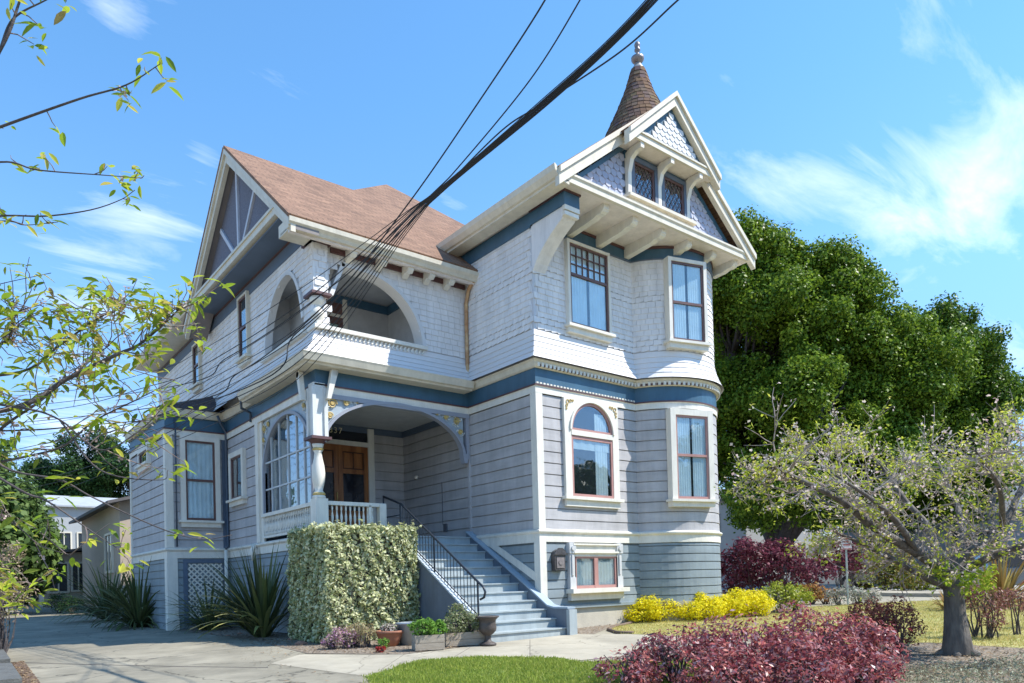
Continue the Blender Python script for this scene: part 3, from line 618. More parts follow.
mb=MB(); mb.box(PORX+.01,PORX+.03,5.5,16,5.5,8.5); mb.box(PORX+.005,-3.62,2.53,2.8,7.1,8.4); mb.box(PORX+.006,PORX+.28,2.8,3.0,7.3,8.4); mb.box(PORX+.005,-3.62,2.53,3.0,5.5,6.33); mb.build('wall_backing',mat('wall_body_paint',(.6,.6,.6)),H)
# smooth arch trim following the openings
def archtrim(f,fn,a,b,name,m=SHING,dep=.30):
    pts=[fn(t/28) for t in range(29)]; mb=MB()
    for p,q in zip(pts[:-1],pts[1:]):
        d=Vector((q[0]-p[0],q[1]-p[1])); d.normalize(); nx=(-d.y,d.x)
        fpoly(mb,f,[p,q,(q[0]+nx[0]*.09,q[1]+nx[1]*.09),(p[0]+nx[0]*.09,p[1]+nx[1]*.09)],-dep,.045)
    mb.build(name,m,H)
AT=mat('arch_trim_paint',(.66,.65,.64),.55,.04,4)
archtrim(FF(2.52),lambda t:(-1.21-1.54*(1-math.cos(t*math.pi/2)),6.3+1.52*math.sin(t*math.pi/2)),0,0,'arch_trim',AT)
archtrim(FF(2.52),lambda t:(-2.75-.55*t,7.82-.0*t),0,0,'arch_trim',AT)
archtrim(FF(2.52),lambda t:(-3.30-.30*t,7.82-.75*t),0,0,'arch_trim',AT)
archtrim(FL(PORX),lambda t:(5.45-1.45*(1-math.cos(t*math.pi/2)),6.3+1.67*math.sin(t*math.pi/2)),0,0,'arch_trim',AT,.13)
archtrim(FL(PORX),lambda t:(4.0-.98*math.sin(t*1.35),6.3+1.67*math.cos(t*1.35)),0,0,'arch_trim',AT,.13)
# corner pier with brown cap, and turned post under it
mb=MB(); shingles(mb,[(-4.0,2.80),(-4.0,2.40),(-3.66,2.40),(-3.66,2.80)],7.02,8.05,.13,.17); mb.box(-3.995,-3.665,2.405,2.78,7.02,8.05); mb.build('pier',SHING,H)
mb=MB(); mb.box(-4.06,-3.60,2.34,2.84,8.05,8.13); mb.box(-4.05,-3.61,2.35,2.82,6.96,7.015); mb.build('pier_cap',BROWN,H)
mb=MB(); mb.lathe((-3.85,2.56,0),[(.13,6.30),(.13,6.36),(.09,6.38),(.11,6.46),(.15,6.55),(.15,6.62),(.10,6.70),(.07,6.75),(.11,6.80),(.15,6.86),(.16,6.94)],18); mb.build('turned_post',TRIMW,H,True)
mb=MB(); fbox(mb,FF(2.52),-3.98,-1.2,6.26,6.34,-.30,.12); fbox(mb,FL(PORX),2.9,5.5,6.26,6.34,-.30,.12); mb.build('balcony_rail',TRIMW,H)
mb=MB()
for i in range(26):
    u_=-3.85+i*.10; fpoly(mb,FF(2.52),[(u_,6.15),(u_+.05,6.24),(u_+.09,6.24),(u_+.04,6.15)],.03,.075)
mb.build('rope_moulding',TRIMW,H)
# loggia interior
LB=4.6
mb=MB(); mb.box(-3.2,.02,LB,LB+.04,5.6,8.5); mb.box(-3.24,-3.2,LB,5.6,5.6,8.5); mb.box(-3.9,-3.2,5.6,5.64,5.6,8.5); mb.box(-1.0,-.96,2.8,LB,5.6,8.5); mb.box(-3.9,-.96,2.56,LB,8.02,8.06); mb.box(-3.9,-3.2,LB,5.6,8.02,8.06); mb.build('loggia_wall',mat('loggia_paint',(.50,.50,.50),.7),H)
mb=MB(); mb.box(-3.9,-.96,2.56,LB,6.0,6.04); mb.box(-3.9,-3.2,LB,5.6,6.0,6.04); mb.build('loggia_floor',mat('loggia_paint',(.5,.5,.5)),H)
fb=FF(LB); mb=MB(); fbox(mb,fb,-3.2,-1.0,7.78,7.98,0,.05); fbox(mb,FL(-1.0),2.8,LB,7.78,7.98,0,.05); mb.build('loggia_frieze',BLUE,H)
dr=MB(); fbox(dr,fb,-2.30,-2.18,6.04,7.9,0,.06); fbox(dr,fb,-3.2,-2.30,7.42,7.5,0,.05); d_=dr.build('balcony_door',TRIMW,H)
dr=MB(); fbox(dr,fb,-2.42,-2.30,6.04,7.42,0,.055); fbox(dr,fb,-3.1,-2.98,6.04,7.42,0,.055); fbox(dr,fb,-3.0,-2.4,7.25,7.42,0,.05); fbox(dr,fb,-3.2,-2.3,7.5,7.9,0,.03); dr.build('door_leaf',SASH,d_)
dr=MB(); fbox(dr,fb,-2.98,-2.42,6.05,7.25,.0,.02); dr.build('glass',mat('door_blind',(.30,.40,.36),.4),d_)
# ---------------- side upper windows (tall, dark sashes)
window(fl,6.46,7.06,6.74,8.28,H,n=.03,cas=.06,style='double',curtain=False,casm=TRIM)
window(fl,10.7,11.3,7.0,8.2,H,n=.03,cas=.06,style='double',curtain=False,casm=TRIM)
# bay upper window with latticed upper sash
window(fr,1.03,2.27,6.60,8.45,H,n=.06,cas=.07,style='queen',split=.62,curtain=True)
# upper friezes
mb=MB(); sweep(mb,[(0,3.2),(0,0)],[(-.01,8.52),(.035,8.52),(.035,8.84),(-.01,8.84)]); mb.build('frieze',BLUE,H)
mb=MB(); sweep(mb,BAYPATH[1:],[(-.01,8.56),(.03,8.56),(.03,8.86),(-.01,8.86)]); mb.build('frieze',BLUE,H)
band(BAYPATH[1:],8.80,8.86,.05,BROWN,'trim_line',H); band(BAYPATH[1:],8.545,8.565,.045,DKBL,'trim_line',H)
mb=MB(); sweep(mb,[(PORX,16),(PORX,3.0)],[(-.01,8.24),(.03,8.24),(.03,8.62),(-.01,8.62)]); mb.build('frieze',DKBL,H)
# flared wing wall supporting the gable on the left of the bay
mb=MB(); pts=[(-1.07,8.86),(-1.07,8.56)]
crv=[(-1.07,8.56),(-1.06,8.42),(-.98,8.32),(-.82,8.24),(-.62,8.13),(-.42,7.99),(-.26,7.86),(-.12,7.72),(0.0,7.55)]
mb.prism([(0.0,y,z) for y,z in crv]+[(0.0,.0,8.56)],(.36,0,0)); mb.build('wing_wall',SHING,H)
mb=MB(); mb.prism([(-.035,-1.11,8.56),(-.035,0,8.56),(-.035,0,8.84),(-.035,-1.11,8.84)],(.43,0,0)); mb.build('wing_frieze',BLUE,H)
mb=MB(); mb.box(-.06,.42,-1.14,0,8.83,8.87); mb.build('trim_line',BROWN,H)
mb=MB(); mb.box(-.03,.39,-1.12,-1.04,8.46,8.555); mb.box(-.02,.38,-1.10,-1.02,8.36,8.44); mb.build('wing_moulding',TRIMW,H)
# ---------------- bay gable
XG=2.95; ZE=9.03; SL=.80; HWG=3.27
yS=-1.36
mb=MB(); mb.add([(XG-HWG-.1,yS,8.87),(XG+HWG,yS,8.87),(XG+HWG,3.0,8.87),(XG-HWG-.1,3.0,8.87)],[(0,3,2,1)]); mb.add([(XG-HWG-.1,yS,8.90),(XG+HWG,yS,8.90),(XG+HWG,3.0,8.90),(XG-HWG-.1,3.0,8.90)],[(0,1,2,3)]); mb.build('soffit',SOFF,H)
mb=MB(); sweep(mb,[(XG-HWG-.12,yS+.0),(XG+HWG+.02,yS)],[(-.06,8.86),(.02,8.86),(.02,8.96),(.05,9.0),(.05,9.045),(-.20,9.075)],cap=True); mb.build('gable_cornice',TRIM,H)
# gable wall
yW=-1.12; gw=FF(yW); slope=lambda u: ZE+SL*(HWG-abs(u-XG))
mb=MB(); fpoly(mb,gw,[(XG-HWG+.2,8.9),(XG+HWG-.2,8.9),(XG,slope(XG)-.25)],-.1,0); mb.build('gable_wall',DKBL,H)
WZ0,WZ1=9.30,10.12
tst=lambda u,v: v<slope(u)-.36 and not (1.78<u<4.05 and v>9.0)
scallops(gw,tst,XG-HWG,XG+HWG,9.02,11.0,.185,.145,.012,SCALE,'scallop_panel',H)
mb=MB()
for sg in (-1,1):
    a=(XG+sg*(HWG-.25),slope(XG+HWG-.25)-.28); b=(XG+sg*1.0,slope(XG+1.0)-.28); b2=(XG+sg*1.0,slope(XG+1.0)-.40); a2=(XG+sg*(HWG-.4),slope(XG+HWG-.25)-.28)
    fpoly(mb,gw,[a,b,b2,a2] if sg>0 else [a,a2,b2,b],.0,.055)
mb.build('rake_trim',BLUE,H)
window(gw,2.03,2.72,WZ0,WZ1,H,n=.03,cas=.10,style='diamond',curtain=False,casm=DKBL,sashm=SASH,sill=False)
window(gw,3.06,3.78,WZ0,WZ1,H,n=.03,cas=.10,style='diamond',curtain=False,casm=DKBL,sashm=SASH,sill=False)
mb=MB(); fbox(mb,gw,1.78,4.05,10.12,10.35,0,.05); mb.build('window_lintel',BLUE,H)
mb=MB(); fbox(mb,gw,1.76,4.02,9.06,9.20,0,.16); fbox(mb,gw,1.72,4.06,9.20,9.27,0,.24); mb.build('window_box_sill',TRIM,H)
# curved brackets
for uu in (1.86,2.88,3.92):
    mb=MB(); arcp=[(.02,9.27),(.14,9.27),(.15,9.75)]+[(.15+.33*(1-math.cos(t)),9.75+.42*math.sin(t)) for t in (.3,.7,1.1,1.57)]+[(.50,10.30),(.02,10.30),(.02,10.25)]
    inner=[(.02,9.27),(.11,9.27),(.12,9.8),(.2,10.05),(.34,10.14),(.50,10.16),(.50,10.29),(.18,10.29),(.02,10.2)]
    poly=[gw.P(uu-.055,v_,n_) for n_,v_ in inner]; mb.prism(poly,(.11,0,0)); mb.build('curved_bracket',TRIMW,H)
# upper projecting gable
yU=-1.62; gu=FF(yU); UH=1.48; UZ=10.36
mb=MB(); mb.box(XG-UH-.02,XG+UH+.02,yU,yW+.0,10.30,10.34); mb.build('soffit',SOFF,H)
mb=MB(); fbox(mb,gu,XG-UH-.04,XG+UH+.04,10.28,10.42,-.03,.03); fbox(mb,gu,XG-UH-.02,XG+UH+.02,10.42,10.46,-.03,.06); mb.build('gable_cornice',TRIM,H)
ap=slope(XG); us=lambda u: 10.36+ (ap-10.36)*(1-abs(u-XG)/UH)
mb=MB(); fpoly(mb,gu,[(XG-UH+.15,10.44),(XG+UH-.15,10.44),(XG,ap-.1)],-.08,-.05); mb.build('gable_wall',BLUE,H)
scallops(gu,lambda u,v: v<us(u)-.36 and v>10.4,XG-UH,XG+UH,10.42,11.7,.17,.125,-.04,SCALEW,'scallop_panel',H)
def rake(yf,uh,zb,apx,wd,dep,name,m=TRIM,sides=(-1,1)):
    mb=MB()
    for sg in sides:
        a=Vector((XG+sg*uh,yf,zb)); b=Vector((XG,yf,apx)); d=(b-a).normalized(); dn=Vector((0,0,-1))*wd
        mb.prism([a,b,b+dn,a+dn*1.0],(0,dep,0))
        mb.prism([a+Vector((0,-.05,.0)),b+Vector((0,-.05,.0)),b+Vector((0,-.05,-wd*.35)),a+Vector((0,-.05,-wd*.35))],(0,.047,0))
    return mb.build(name,m,H)
rake(-1.43,HWG+.14,ZE+.02,slope(XG)+.075,.36,.12,'rake_board')
rake(-1.70,UH+.12,10.38,ap+.13,.32,.14,'rake_board')
# roof planes of bay gable
def roofplane(pts,name='roof',thick=.06,m=None):
    mb=MB(); P=[Vector(p) for p in pts]; n=(P[1]-P[0]).cross(P[2]-P[0]).normalized()
    if n.z<0: P.reverse(); n=-n
    k=len(P); mb.add([p+n*thick for p in P]+P,[tuple(range(k)),tuple(range(2*k-1,k-1,-1))]+[((i+1)%k,i,k+i,k+(i+1)%k) for i in range(k)])
    o=mb.build(name,m or ROOF,H); me=o.data
    uvl=me.uv_layers.new(name='UVMap'); e=Vector((0,0,1)).cross(n); e.normalize(); s=n.cross(e); off=origin_of(H)
    for lp in me.loops:
        c=me.vertices[lp.vertex_index].co; uvl.data[lp.index].uv=(c.dot(e),c.dot(s))
    return o
apz=slope(XG)
roofplane([(XG-HWG-.12,-1.42,ZE-.02),(XG,-1.42,apz),(XG,9,apz),(XG-HWG-.12,9,ZE-.02)])
roofplane([(XG+HWG+.12,-1.42,ZE-.02),(XG,-1.42,apz),(XG,9,apz),(XG+HWG+.12,9,ZE-.02)])
roofplane([(XG-UH-.1,-1.68,10.34),(XG,-1.68,ap+.03),(XG,-1.3,ap+.03),(XG-UH-.1,-1.3,10.34)]); roofplane([(XG+UH+.1,-1.68,10.34),(XG,-1.68,ap+.03),(XG,-1.3,ap+.03),(XG+UH+.1,-1.3,10.34)])
# gutter on left eave of the bay
mb=MB(); gx=XG-HWG-.12
mb.prism([(gx+.05,-1.40,8.87),(gx-.03,-1.40,8.89),(gx-.10,-1.40,8.99),(gx-.12,-1.40,9.10),(gx-.09,-1.40,9.10),(gx+.05,-1.40,9.00)],(0,4.35,0)); mb.prism([(gx+.30,-1.38,8.80),(gx+.02,-1.38,8.83),(gx+.02,-1.38,8.88),(gx+.30,-1.38,8.88)],(0,4.2,0)); mb.build('gutter',TRIM,H)
# soffit modillions
for i,(uu,y1) in enumerate(((1.12,0),(2.05,0),(3.02,0),(3.98,-.75),(4.95,-.85),(5.85,-.5))):
    mb=MB(); poly=[(uu-.08,-1.20,8.87),(uu-.08,-1.20,8.76),(uu-.08,-1.10,8.69),(uu-.08,-.98,8.70),(uu-.08,-.86,8.66),(uu-.08,y1,8.60 if y1==0 else 8.64),(uu-.08,y1,8.87)]
    mb.prism(poly,(.16,0,0)); mb.tube([(uu-.09,-1.12,8.77),(uu+.09,-1.12,8.77)],.065,12); mb.build('modillion',TRIMW,H)
# ---------------- turret roof and finial
TX,TY=4.65,.82
mb=MB(); prof=[(11.4,1.62),(11.9,1.30),(12.3,1.07),(12.6,.93),(13.0,.74),(13.4,.55),(13.8,.38),(14.1,.28),(14.38,.20)]
def rad(z):
    for (z0,r0),(z1,r1) in zip(prof[:-1],prof[1:]):
        if z<=z1: return r0+(r1-r0)*(z-z0)/(z1-z0)
    return prof[-1][1]
z=11.4; row=0
while z<14.36:
    e=.125; r0=rad(z)+.022; r1=rad(z+e)+.004; n=max(10,int(2*math.pi*r0/.16)); ph=(row%2)*math.pi/n+random.random()*.1
    for i in range(n):
        a=ph+2*math.pi*i/n+.006; b=ph+2*math.pi*(i+1)/n-.006; zj=random.uniform(-.008,.008); dr=random.uniform(0,.01)
        mb.add([(TX+(r0+dr)*math.cos(a),TY+(r0+dr)*math.sin(a),z+zj),(TX+(r0+dr)*math.cos(b),TY+(r0+dr)*math.sin(b),z+zj),(TX+r1*math.cos(b),TY+r1*math.sin(b),z+e+.02),(TX+r1*math.cos(a),TY+r1*math.sin(a),z+e+.02),(TX+(r0-.04)*math.cos(a),TY+(r0-.04)*math.sin(a),z+zj),(TX+(r0-.04)*math.cos(b),TY+(r0-.04)*math.sin(b),z+zj)],[(0,1,2,3),(1,0,4,5)])
    z+=e; row+=1
tr_=mb.build('turret_roof',CONE,H)
mb=MB(); mb.lathe((TX,TY,0),[(r-.01,z) for z,r in prof],28); mb.build('roof_core',mat('dark_shingle',(.05,.04,.04)),tr_)
mb=MB(); mb.lathe((TX,TY,0),[(.215,14.36),(.17,14.45),(.10,14.56),(.085,14.60)],18); mb.lathe((TX,TY,0),[(.085,14.60),(.12,14.64),(.17,14.70),(.175,14.76),(.09,14.80),(.045,14.84),(.045,14.92),(.08,14.95),(.08,14.99),(.05,15.02),(.075,15.07),(.08,15.12),(.05,15.18),(.01,15.21)],18,1)
mb.build('finial',[mat('finial_metal',(.50,.48,.45),.35,.1,3,metal=.6),mat('finial_lead',(.16,.14,.15),.45,.5,8,metal=.4,col2=(.34,.30,.28))],H,True)
# ---------------- main roof
z0r,s_r=8.22,.838
PL=lambda y: z0r+s_r*(y-2.0)
A=(1.09,8.24,PL(8.24))
roofplane([(-4.68,2.0,PL(2.0)),(.1,2.0,PL(2.0)),(3.0,5.5,PL(5.5)),(2.81,6.29,PL(6.29)),A,(-1.25,5.91,PL(5.91)),(-4.68,5.91,PL(5.91))])
roofplane([(-4.68,5.91,PL(5.91)),(-1.25,5.91,PL(5.91)),(-3.3,9.85,PL(2.0)),(-4.68,9.85,PL(2.0))])
roofplane([A,(-1.25,5.91,PL(5.91)),(-4.3,9.0,8.95),(-4.3,16.2,8.95),(1.09,12,PL(8.24))])
roofplane([A,(1.09,12,PL(8.24)),(6,13,8.9),(6,6,8.9),(2.81,6.29,PL(6.29))])
roofplane([(-4.3,16.2,8.95),(1.09,12,PL(8.24)),(6,13,8.9),(6,16.2,8.9)])
# main front gutter, soffit, maroon line and modillions
mb=MB(); sweep(mb,[(-4.66,2.08),(.0,2.08)],[(-.06,8.02),(.03,8.02),(.06,8.08),(.12,8.13),(.13,8.22),(.10,8.22),(-.06,8.20)],cap=True); mb.build('gutter',TRIM,H)
mb=MB(); mb.box(-4.6,-.02,2.09,2.6,8.08,8.10); mb.box(-4.6,-.02,2.11,2.2,7.98,8.08); mb.build('soffit',SOFF,H)
mb=MB(); fbox(mb,FF(2.5),-3.56,-.06,7.96,8.07,-.0,.04); mb.build('trim_line',BROWN,H)
for uu in (-3.15,-2.42,-1.75,-1.18,-.62):
    mb=MB(); mb.prism([(uu-.07,2.16,8.07),(uu-.07,2.16,7.93),(uu-.07,2.24,7.87),(uu-.07,2.34,7.90),(uu-.07,2.48,7.82),(uu-.07,2.48,8.07)],(.14,0,0)); mb.build('modillion',TRIMW,H)
# ---------------- left gable (faces the driveway)
gx0,gx1=-4.62,-3.93; gL=FL(-4.36)
ya,za=5.91,PL(5.91)
mb=MB()
for sg,ye,ze in ((-1,2.0,PL(2.0)),(1,9.82,PL(2.0))):
    a=Vector((gx0,ye,ze-.02)); b=Vector((gx0,ya,za+.0)); mb.prism([a,b,b+Vector((0,0,-.34)),a+Vector((0,0,-.26))],(.10,0,0)); mb.prism([a+Vector((-.05,0,0)),b+Vector((-.05,0,0)),b+Vector((-.05,0,-.13)),a+Vector((-.05,0,-.13))],(.048,0,0))
mb.build('rake_board',TRIM,H)
mb=MB()
for sg,ye,ze in ((-1,2.0,PL(2.0)),(1,9.82,PL(2.0))):
    a=Vector((gx0+.1,ye,ze-.1)); b=Vector((gx0+.1,ya,za-.1)); mb.prism([a,b,b+Vector((0,0,-.16)),a+Vector((0,0,-.12))],(.5,0,0))
mb.build('rake_soffit',mat('recess_shade_taupe',(.22,.19,.18),.6,.1,3),H)  # dark taupe paints in the shadow of the recess behind the rake
mb=MB(); fpoly(mb,gL,[(2.5,8.6),(9.3,8.6),(ya,za-.1)],-.05,0); gp=mb.build('gable_panel',mat('pebble_panel',(.11,.115,.155),.9,.35,30,.6,60,col2=(.20,.205,.25)),H)
mb=MB()
for (a,b) in (((5.80,8.9),(5.86,11.0)),((5.62,8.95),(4.55,10.1)),((6.0,8.95),(7.15,10.05))):
    d=Vector((b[0]-a[0],b[1]-a[1])).normalized(); nx=(-d.y*.05,d.x*.05); fpoly(mb,gL,[(a[0]-nx[0],a[1]-nx[1]),(b[0]-nx[0],b[1]-nx[1]),(b[0]+nx[0],b[1]+nx[1]),(a[0]+nx[0],a[1]+nx[1])],0,.05)
mb.build('timber_stick',mat('stick_paint',(.52,.54,.60),.6),gp)
mb=MB(); mb.box(gx0+.01,gx0+.14,2.75,9.55,8.64,8.82); mb.box(gx0-.02,gx0+.12,2.72,9.6,8.78,8.84); mb.build('gable_cornice',TRIM,H)
mb=MB(); mb.box(gx0+.1,gx1+.02,2.6,9.8,8.57,8.60); mb.build('soffit',DKBL,H)
mb=MB(); mb.box(gx1-.045,gx1,2.6,16,8.52,8.57); mb.build('trim_line',BROWN,H)
mb=MB(); mb.box(gx0+.02,PORX,2.12,2.7,8.05,8.30); mb.build('cornice_return',TRIM,H)
mb=MB(); mb.prism([(gx0+.1,9.6,8.62),(gx0-.02,9.6,8.64),(gx0-.10,9.6,8.76),(gx0-.10,9.6,8.88),(gx0+.1,9.6,8.84)],(0,6.6,0)); mb.box(gx0+.1,gx1+.02,9.8,16.2,8.62,8.66); mb.build('gutter',TRIM,H)
# ---------------- ground floor porch
PF=1.90
mb=MB(); mb.box(PORX+.03,-.02,2.45,5.75,PF-.12,PF); mb.build('porch_floor',STEP,H)
mb=MB(); mb.box(PORX+.03,-.01,2.5,5.75,5.04,5.08); mb.build('porch_ceiling',mat('ceiling_paint',(.55,.54,.50),.6),H)
mb=MB(); fbox(mb,FF(5.7),-3.9,-.02,4.88,5.04,0,.05); fbox(mb,FL(0),2.6,5.66,4.88,5.04,0.02,.06); mb.build('porch_frieze',DKBL,H)
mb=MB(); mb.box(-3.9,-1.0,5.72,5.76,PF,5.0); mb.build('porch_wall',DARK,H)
fd=FF(5.7)
mb=MB(); fbox(mb,fd,-1.14,-.96,PF,5.0,0,.10); fbox(mb,fd,-3.0,-2.84,PF,5.0,0,.10); fbox(mb,fd,-2.84,-1.14,4.50,4.62,0,.10); df=mb.build('door',TRIMW,H)
mb=MB()
for (u0,u1) in ((-2.84,-2.0),(-1.99,-1.14)):
    L=u1-u0
    fbox(mb,fd,u0,u0+.12,PF,4.5,.0,.06); fbox(mb,fd,u1-.12,u1,PF,4.5,.0,.06)
    for (va,vb) in ((PF,PF+.2),(2.62,2.78),(3.76,3.88),(4.34,4.5)): fbox(mb,fd,u0+.12,u1-.12,va,vb,0,.058)
    fbox(mb,fd,u0+.12,u1-.12,PF+.2,2.62,0,.03); fbox(mb,fd,u0+.12,u1-.12,3.88,4.34,0,.03); fbox(mb,fd,u0+.19,u1-.19,PF+.28,2.54,.03,.05); fbox(mb,fd,u0+.19,u1-.19,3.94,4.28,.03,.05)
mb.build('door_leaf',DOOR,df)
mb=MB()
for (u0,u1) in ((-2.84,-2.0),(-1.99,-1.14)):
    for (va,vb) in ((PF+.2,2.62),(3.88,4.34)):
        fbox(mb,fd,u0+.12,u1-.12,va,va+.025,.03,.059); fbox(mb,fd,u0+.12,u1-.12,vb-.025,vb,.03,.059); fbox(mb,fd,u0+.12,u0+.145,va,vb,.03,.0595); fbox(mb,fd,u1-.145,u1-.12,va,vb,.03,.0595)
        fbox(mb,fd,(u0+u1)/2-.012,(u0+u1)/2+.012,va,vb,.03,.057)
mb.build('panel_groove_shade',mat('groove_shade_brown',(.06,.02,.008),.35,.2,6),df)  # dark strips put the shade of the panel grooves into the colour
mb=MB()
for (u0,u1) in ((-2.72,-2.12),(-1.87,-1.26)): fbox(mb,fd,u0,u1,2.78,3.76,.01,.02)
mb.build('door_glass',mat('dark_glass',(.02,.02,.025),.06,spec=.8),df)
mb=MB(); fbox(mb,fd,-2.84,-1.14,4.62,5.0,.0,.04); mb.build('transom_window',mat('transom_glass',(.012,.014,.02),.12,spec=.6),df)
mb=MB(); mb.tube([fd.P(-2.06,3.0,.09),fd.P(-2.06,3.25,.09)],.015,8); mb.lathe(fd.P(-2.06,2.95,.09),[(.01,0),(.03,.01),(.03,.05),(.01,.06)],10); mb.build('door_handle',GOLD,df,True)
cu=bpy.data.curves.new('house_number','FONT'); cu.body='837'; cu.size=.22; cu.extrude=.004; cu.space_character=1.25
to=bpy.data.objects.new('tmp',cu); COL.objects.link(to); dg=bpy.context.evaluated_depsgraph_get(); me=bpy.data.meshes.new_from_object(to.evaluated_get(dg)); bpy.data.objects.remove(to)
me.transform(Matrix(((1,0,0,-2.24),(0,0,-1,5.652),(0,1,0,4.80),(0,0,0,1)))); link('house_number',me,mat('number_gilt',(.75,.66,.42),.4),df)
# porch arch (front): flat elliptical arch with spandrels
fp=FF(2.50)
XL,XR=-3.82,-.02; 
def archz(u):
    c=-1.98; hw=1.72; t=(u-c)/hw
    return 3.75+1.02*math.sqrt(max(0,1-t*t)) if abs(t)<1 else None
mb=MB(); pts=[]
k=40
for i in range(k):
    a=math.pi*(1-i/k); b=math.pi*(1-(i+1)/k); p=(-2.0+1.76*math.cos(a),3.86+1.0*math.sin(a)); q=(-2.0+1.76*math.cos(b),3.86+1.0*math.sin(b))
    po=(-2.0+1.83*math.cos(a),3.86+1.06*math.sin(a)); qo=(-2.0+1.83*math.cos(b),3.86+1.06*math.sin(b))
    fpoly(mb,fp,[p,q,qo,po],-.10,.06)
fbox(mb,fp,XL+.02,-.03,4.80,4.90,-.08,.05); fbox(mb,fp,XL,XL+.10,3.9,4.8,-.08,.045); fbox(mb,fp,-.14,-.06,3.8,4.8,-.08,.045)
fpoly(mb,fp,[(-.22,3.70),(-.13,3.70),(-.10,3.92),(-.26,3.92)],-.10,.07)
ar=mb.build('porch_arch',mat('arch_paint',(.30,.315,.36),.5,.06,3),H)
mb=MB()
for i in range(k):
    a=math.pi*(1-i/k); b=math.pi*(1-(i+1)/k); p=(-2.0+1.80*math.cos(a),3.86+1.03*math.sin(a)); q=(-2.0+1.80*math.cos(b),3.86+1.03*math.sin(b))
    fpoly(mb,fp,[p,q,(q[0],4.84),(p[0],4.84)],-.05,.0)
mb.build('spandrel',LBLUE,ar)
def scrolls(f,lst,n,par,ok=lambda u,v: v>3.66+1.2*math.sqrt(max(0,1-((u-4.3)/1.48)**2))):
    mb=MB()
    for (u_,v_,r_) in lst:
        pts=[f.P(u_+r_*(1-t/26)*math.cos(t*.55),v_+r_*(1-t/26)*math.sin(t*.55),n) for t in range(22)]; mb.tube(pts,.014,5); mb.tube([f.P(u_,v_,n-.01),f.P(u_,v_,n+.02)],r_*.32,10)
    mb.build('scrollwork',GOLD,par)
    mb=MB(); rr=random.Random(3)
    for (u_,v_,r_) in lst:
        for k_ in range(5):
            a=rr.uniform(0,6.3); c=(u_+1.5*r_*math.cos(a),v_+1.2*r_*math.sin(a))
            if not(4.85>c[1]) or not ok(*c): continue
            mb.tube([f.P(u_+r_*.8*math.cos(a),v_+r_*.8*math.sin(a),n),f.P(c[0],c[1],n+.01),f.P(c[0]+.05*math.cos(a+1.4),c[1]+.05*math.sin(a+1.4),n)],.009,5)
    mb.build('scroll_vine',mat('vine_paint',(.72,.74,.70),.5),par)
scrolls(fp,[(-3.60,4.70,.11),(-3.27,4.76,.075),(-3.66,4.44,.075),(-3.02,4.81,.04),(-.40,4.69,.10),(-.70,4.76,.07),(-.30,4.44,.07),(-.95,4.81,.04)],.03,ar,lambda u,v: v>3.90+1.06*math.sqrt(max(0,1-((u+2.0)/1.83)**2)) and -3.72<u<-.16)
# side arch with leaded wind screen
fs=FL(PORX+.03)
mb=MB()
yc,hw=4.30,1.42
for i in range(k):
    a=math.pi*(1-i/k); b=math.pi*(1-(i+1)/k); P_=lambda r,a,rv: (yc+r*math.cos(a),3.62+rv*math.sin(a))
    fpoly(mb,fs,[P_(hw,a,1.15),P_(hw,b,1.15),P_(hw+.07,b,1.22),P_(hw+.07,a,1.22)],-.06,.05)
fbox(mb,fs,yc-hw-.07,yc-hw,2.6,3.62,-.06,.05); fbox(mb,fs,yc+hw,yc+hw+.07,2.6,3.62,-.06,.05)
sa_=mb.build('side_arch',mat('arch_paint',(.30,.315,.36)),H)
mb=MB()
for i in range(k):
    a=math.pi*(1-i/k); b=math.pi*(1-(i+1)/k); p=P_(hw+.05,a,1.20); q=P_(hw+.05,b,1.20); fpoly(mb,fs,[p,q,(q[0],4.90),(p[0],4.90)],-.05,.0)
mb.build('spandrel',LBLUE,sa_)
scrolls(fs,[(5.64,4.68,.11),(5.38,4.76,.07),(5.70,4.42,.075),(2.98,4.68,.11),(3.22,4.76,.07),(2.90,4.42,.075)],.03,sa_)
mb=MB(); fpoly(mb,fs,[P_(hw,math.pi*i/24,1.15) for i in range(25)]+[(yc-hw,2.6),(yc+hw,2.6)],-.03,-.025); sg_=mb.build('wind_screen',GLASSD,H)
mb=MB()
for u_ in (3.32,3.75,4.25,4.8,5.3):
    t=(u_-yc)/hw; fbox(mb,fs,u_-.018,u_+.018,2.6,3.62+1.15*math.sqrt(1-t*t),-.045,.0)
for v_ in (3.2,3.85): 
    fbox(mb,fs,yc-hw*.99,yc+hw*.99,v_-.018,v_+.018,-.043,.002)
mb.build('glazing_bar',mat('glazing_paint',(.5,.53,.55),.5),sg_)
mb=MB(); fpoly(mb,fs,[P_(hw*.98,math.pi*i/24,1.1) for i in range(25)]+[(yc-hw,2.62),(yc+hw,2.62)],-.16,-.15); mb.build('drape',mat('drape',(.28,.30,.32),.9,.25,14,stretch=(1,6,.2)),sg_)
mb=MB(); fbox(mb,fs,5.78,5.98,ZB,4.9,-.08,.04); mb.build('post',TRIMW,H)
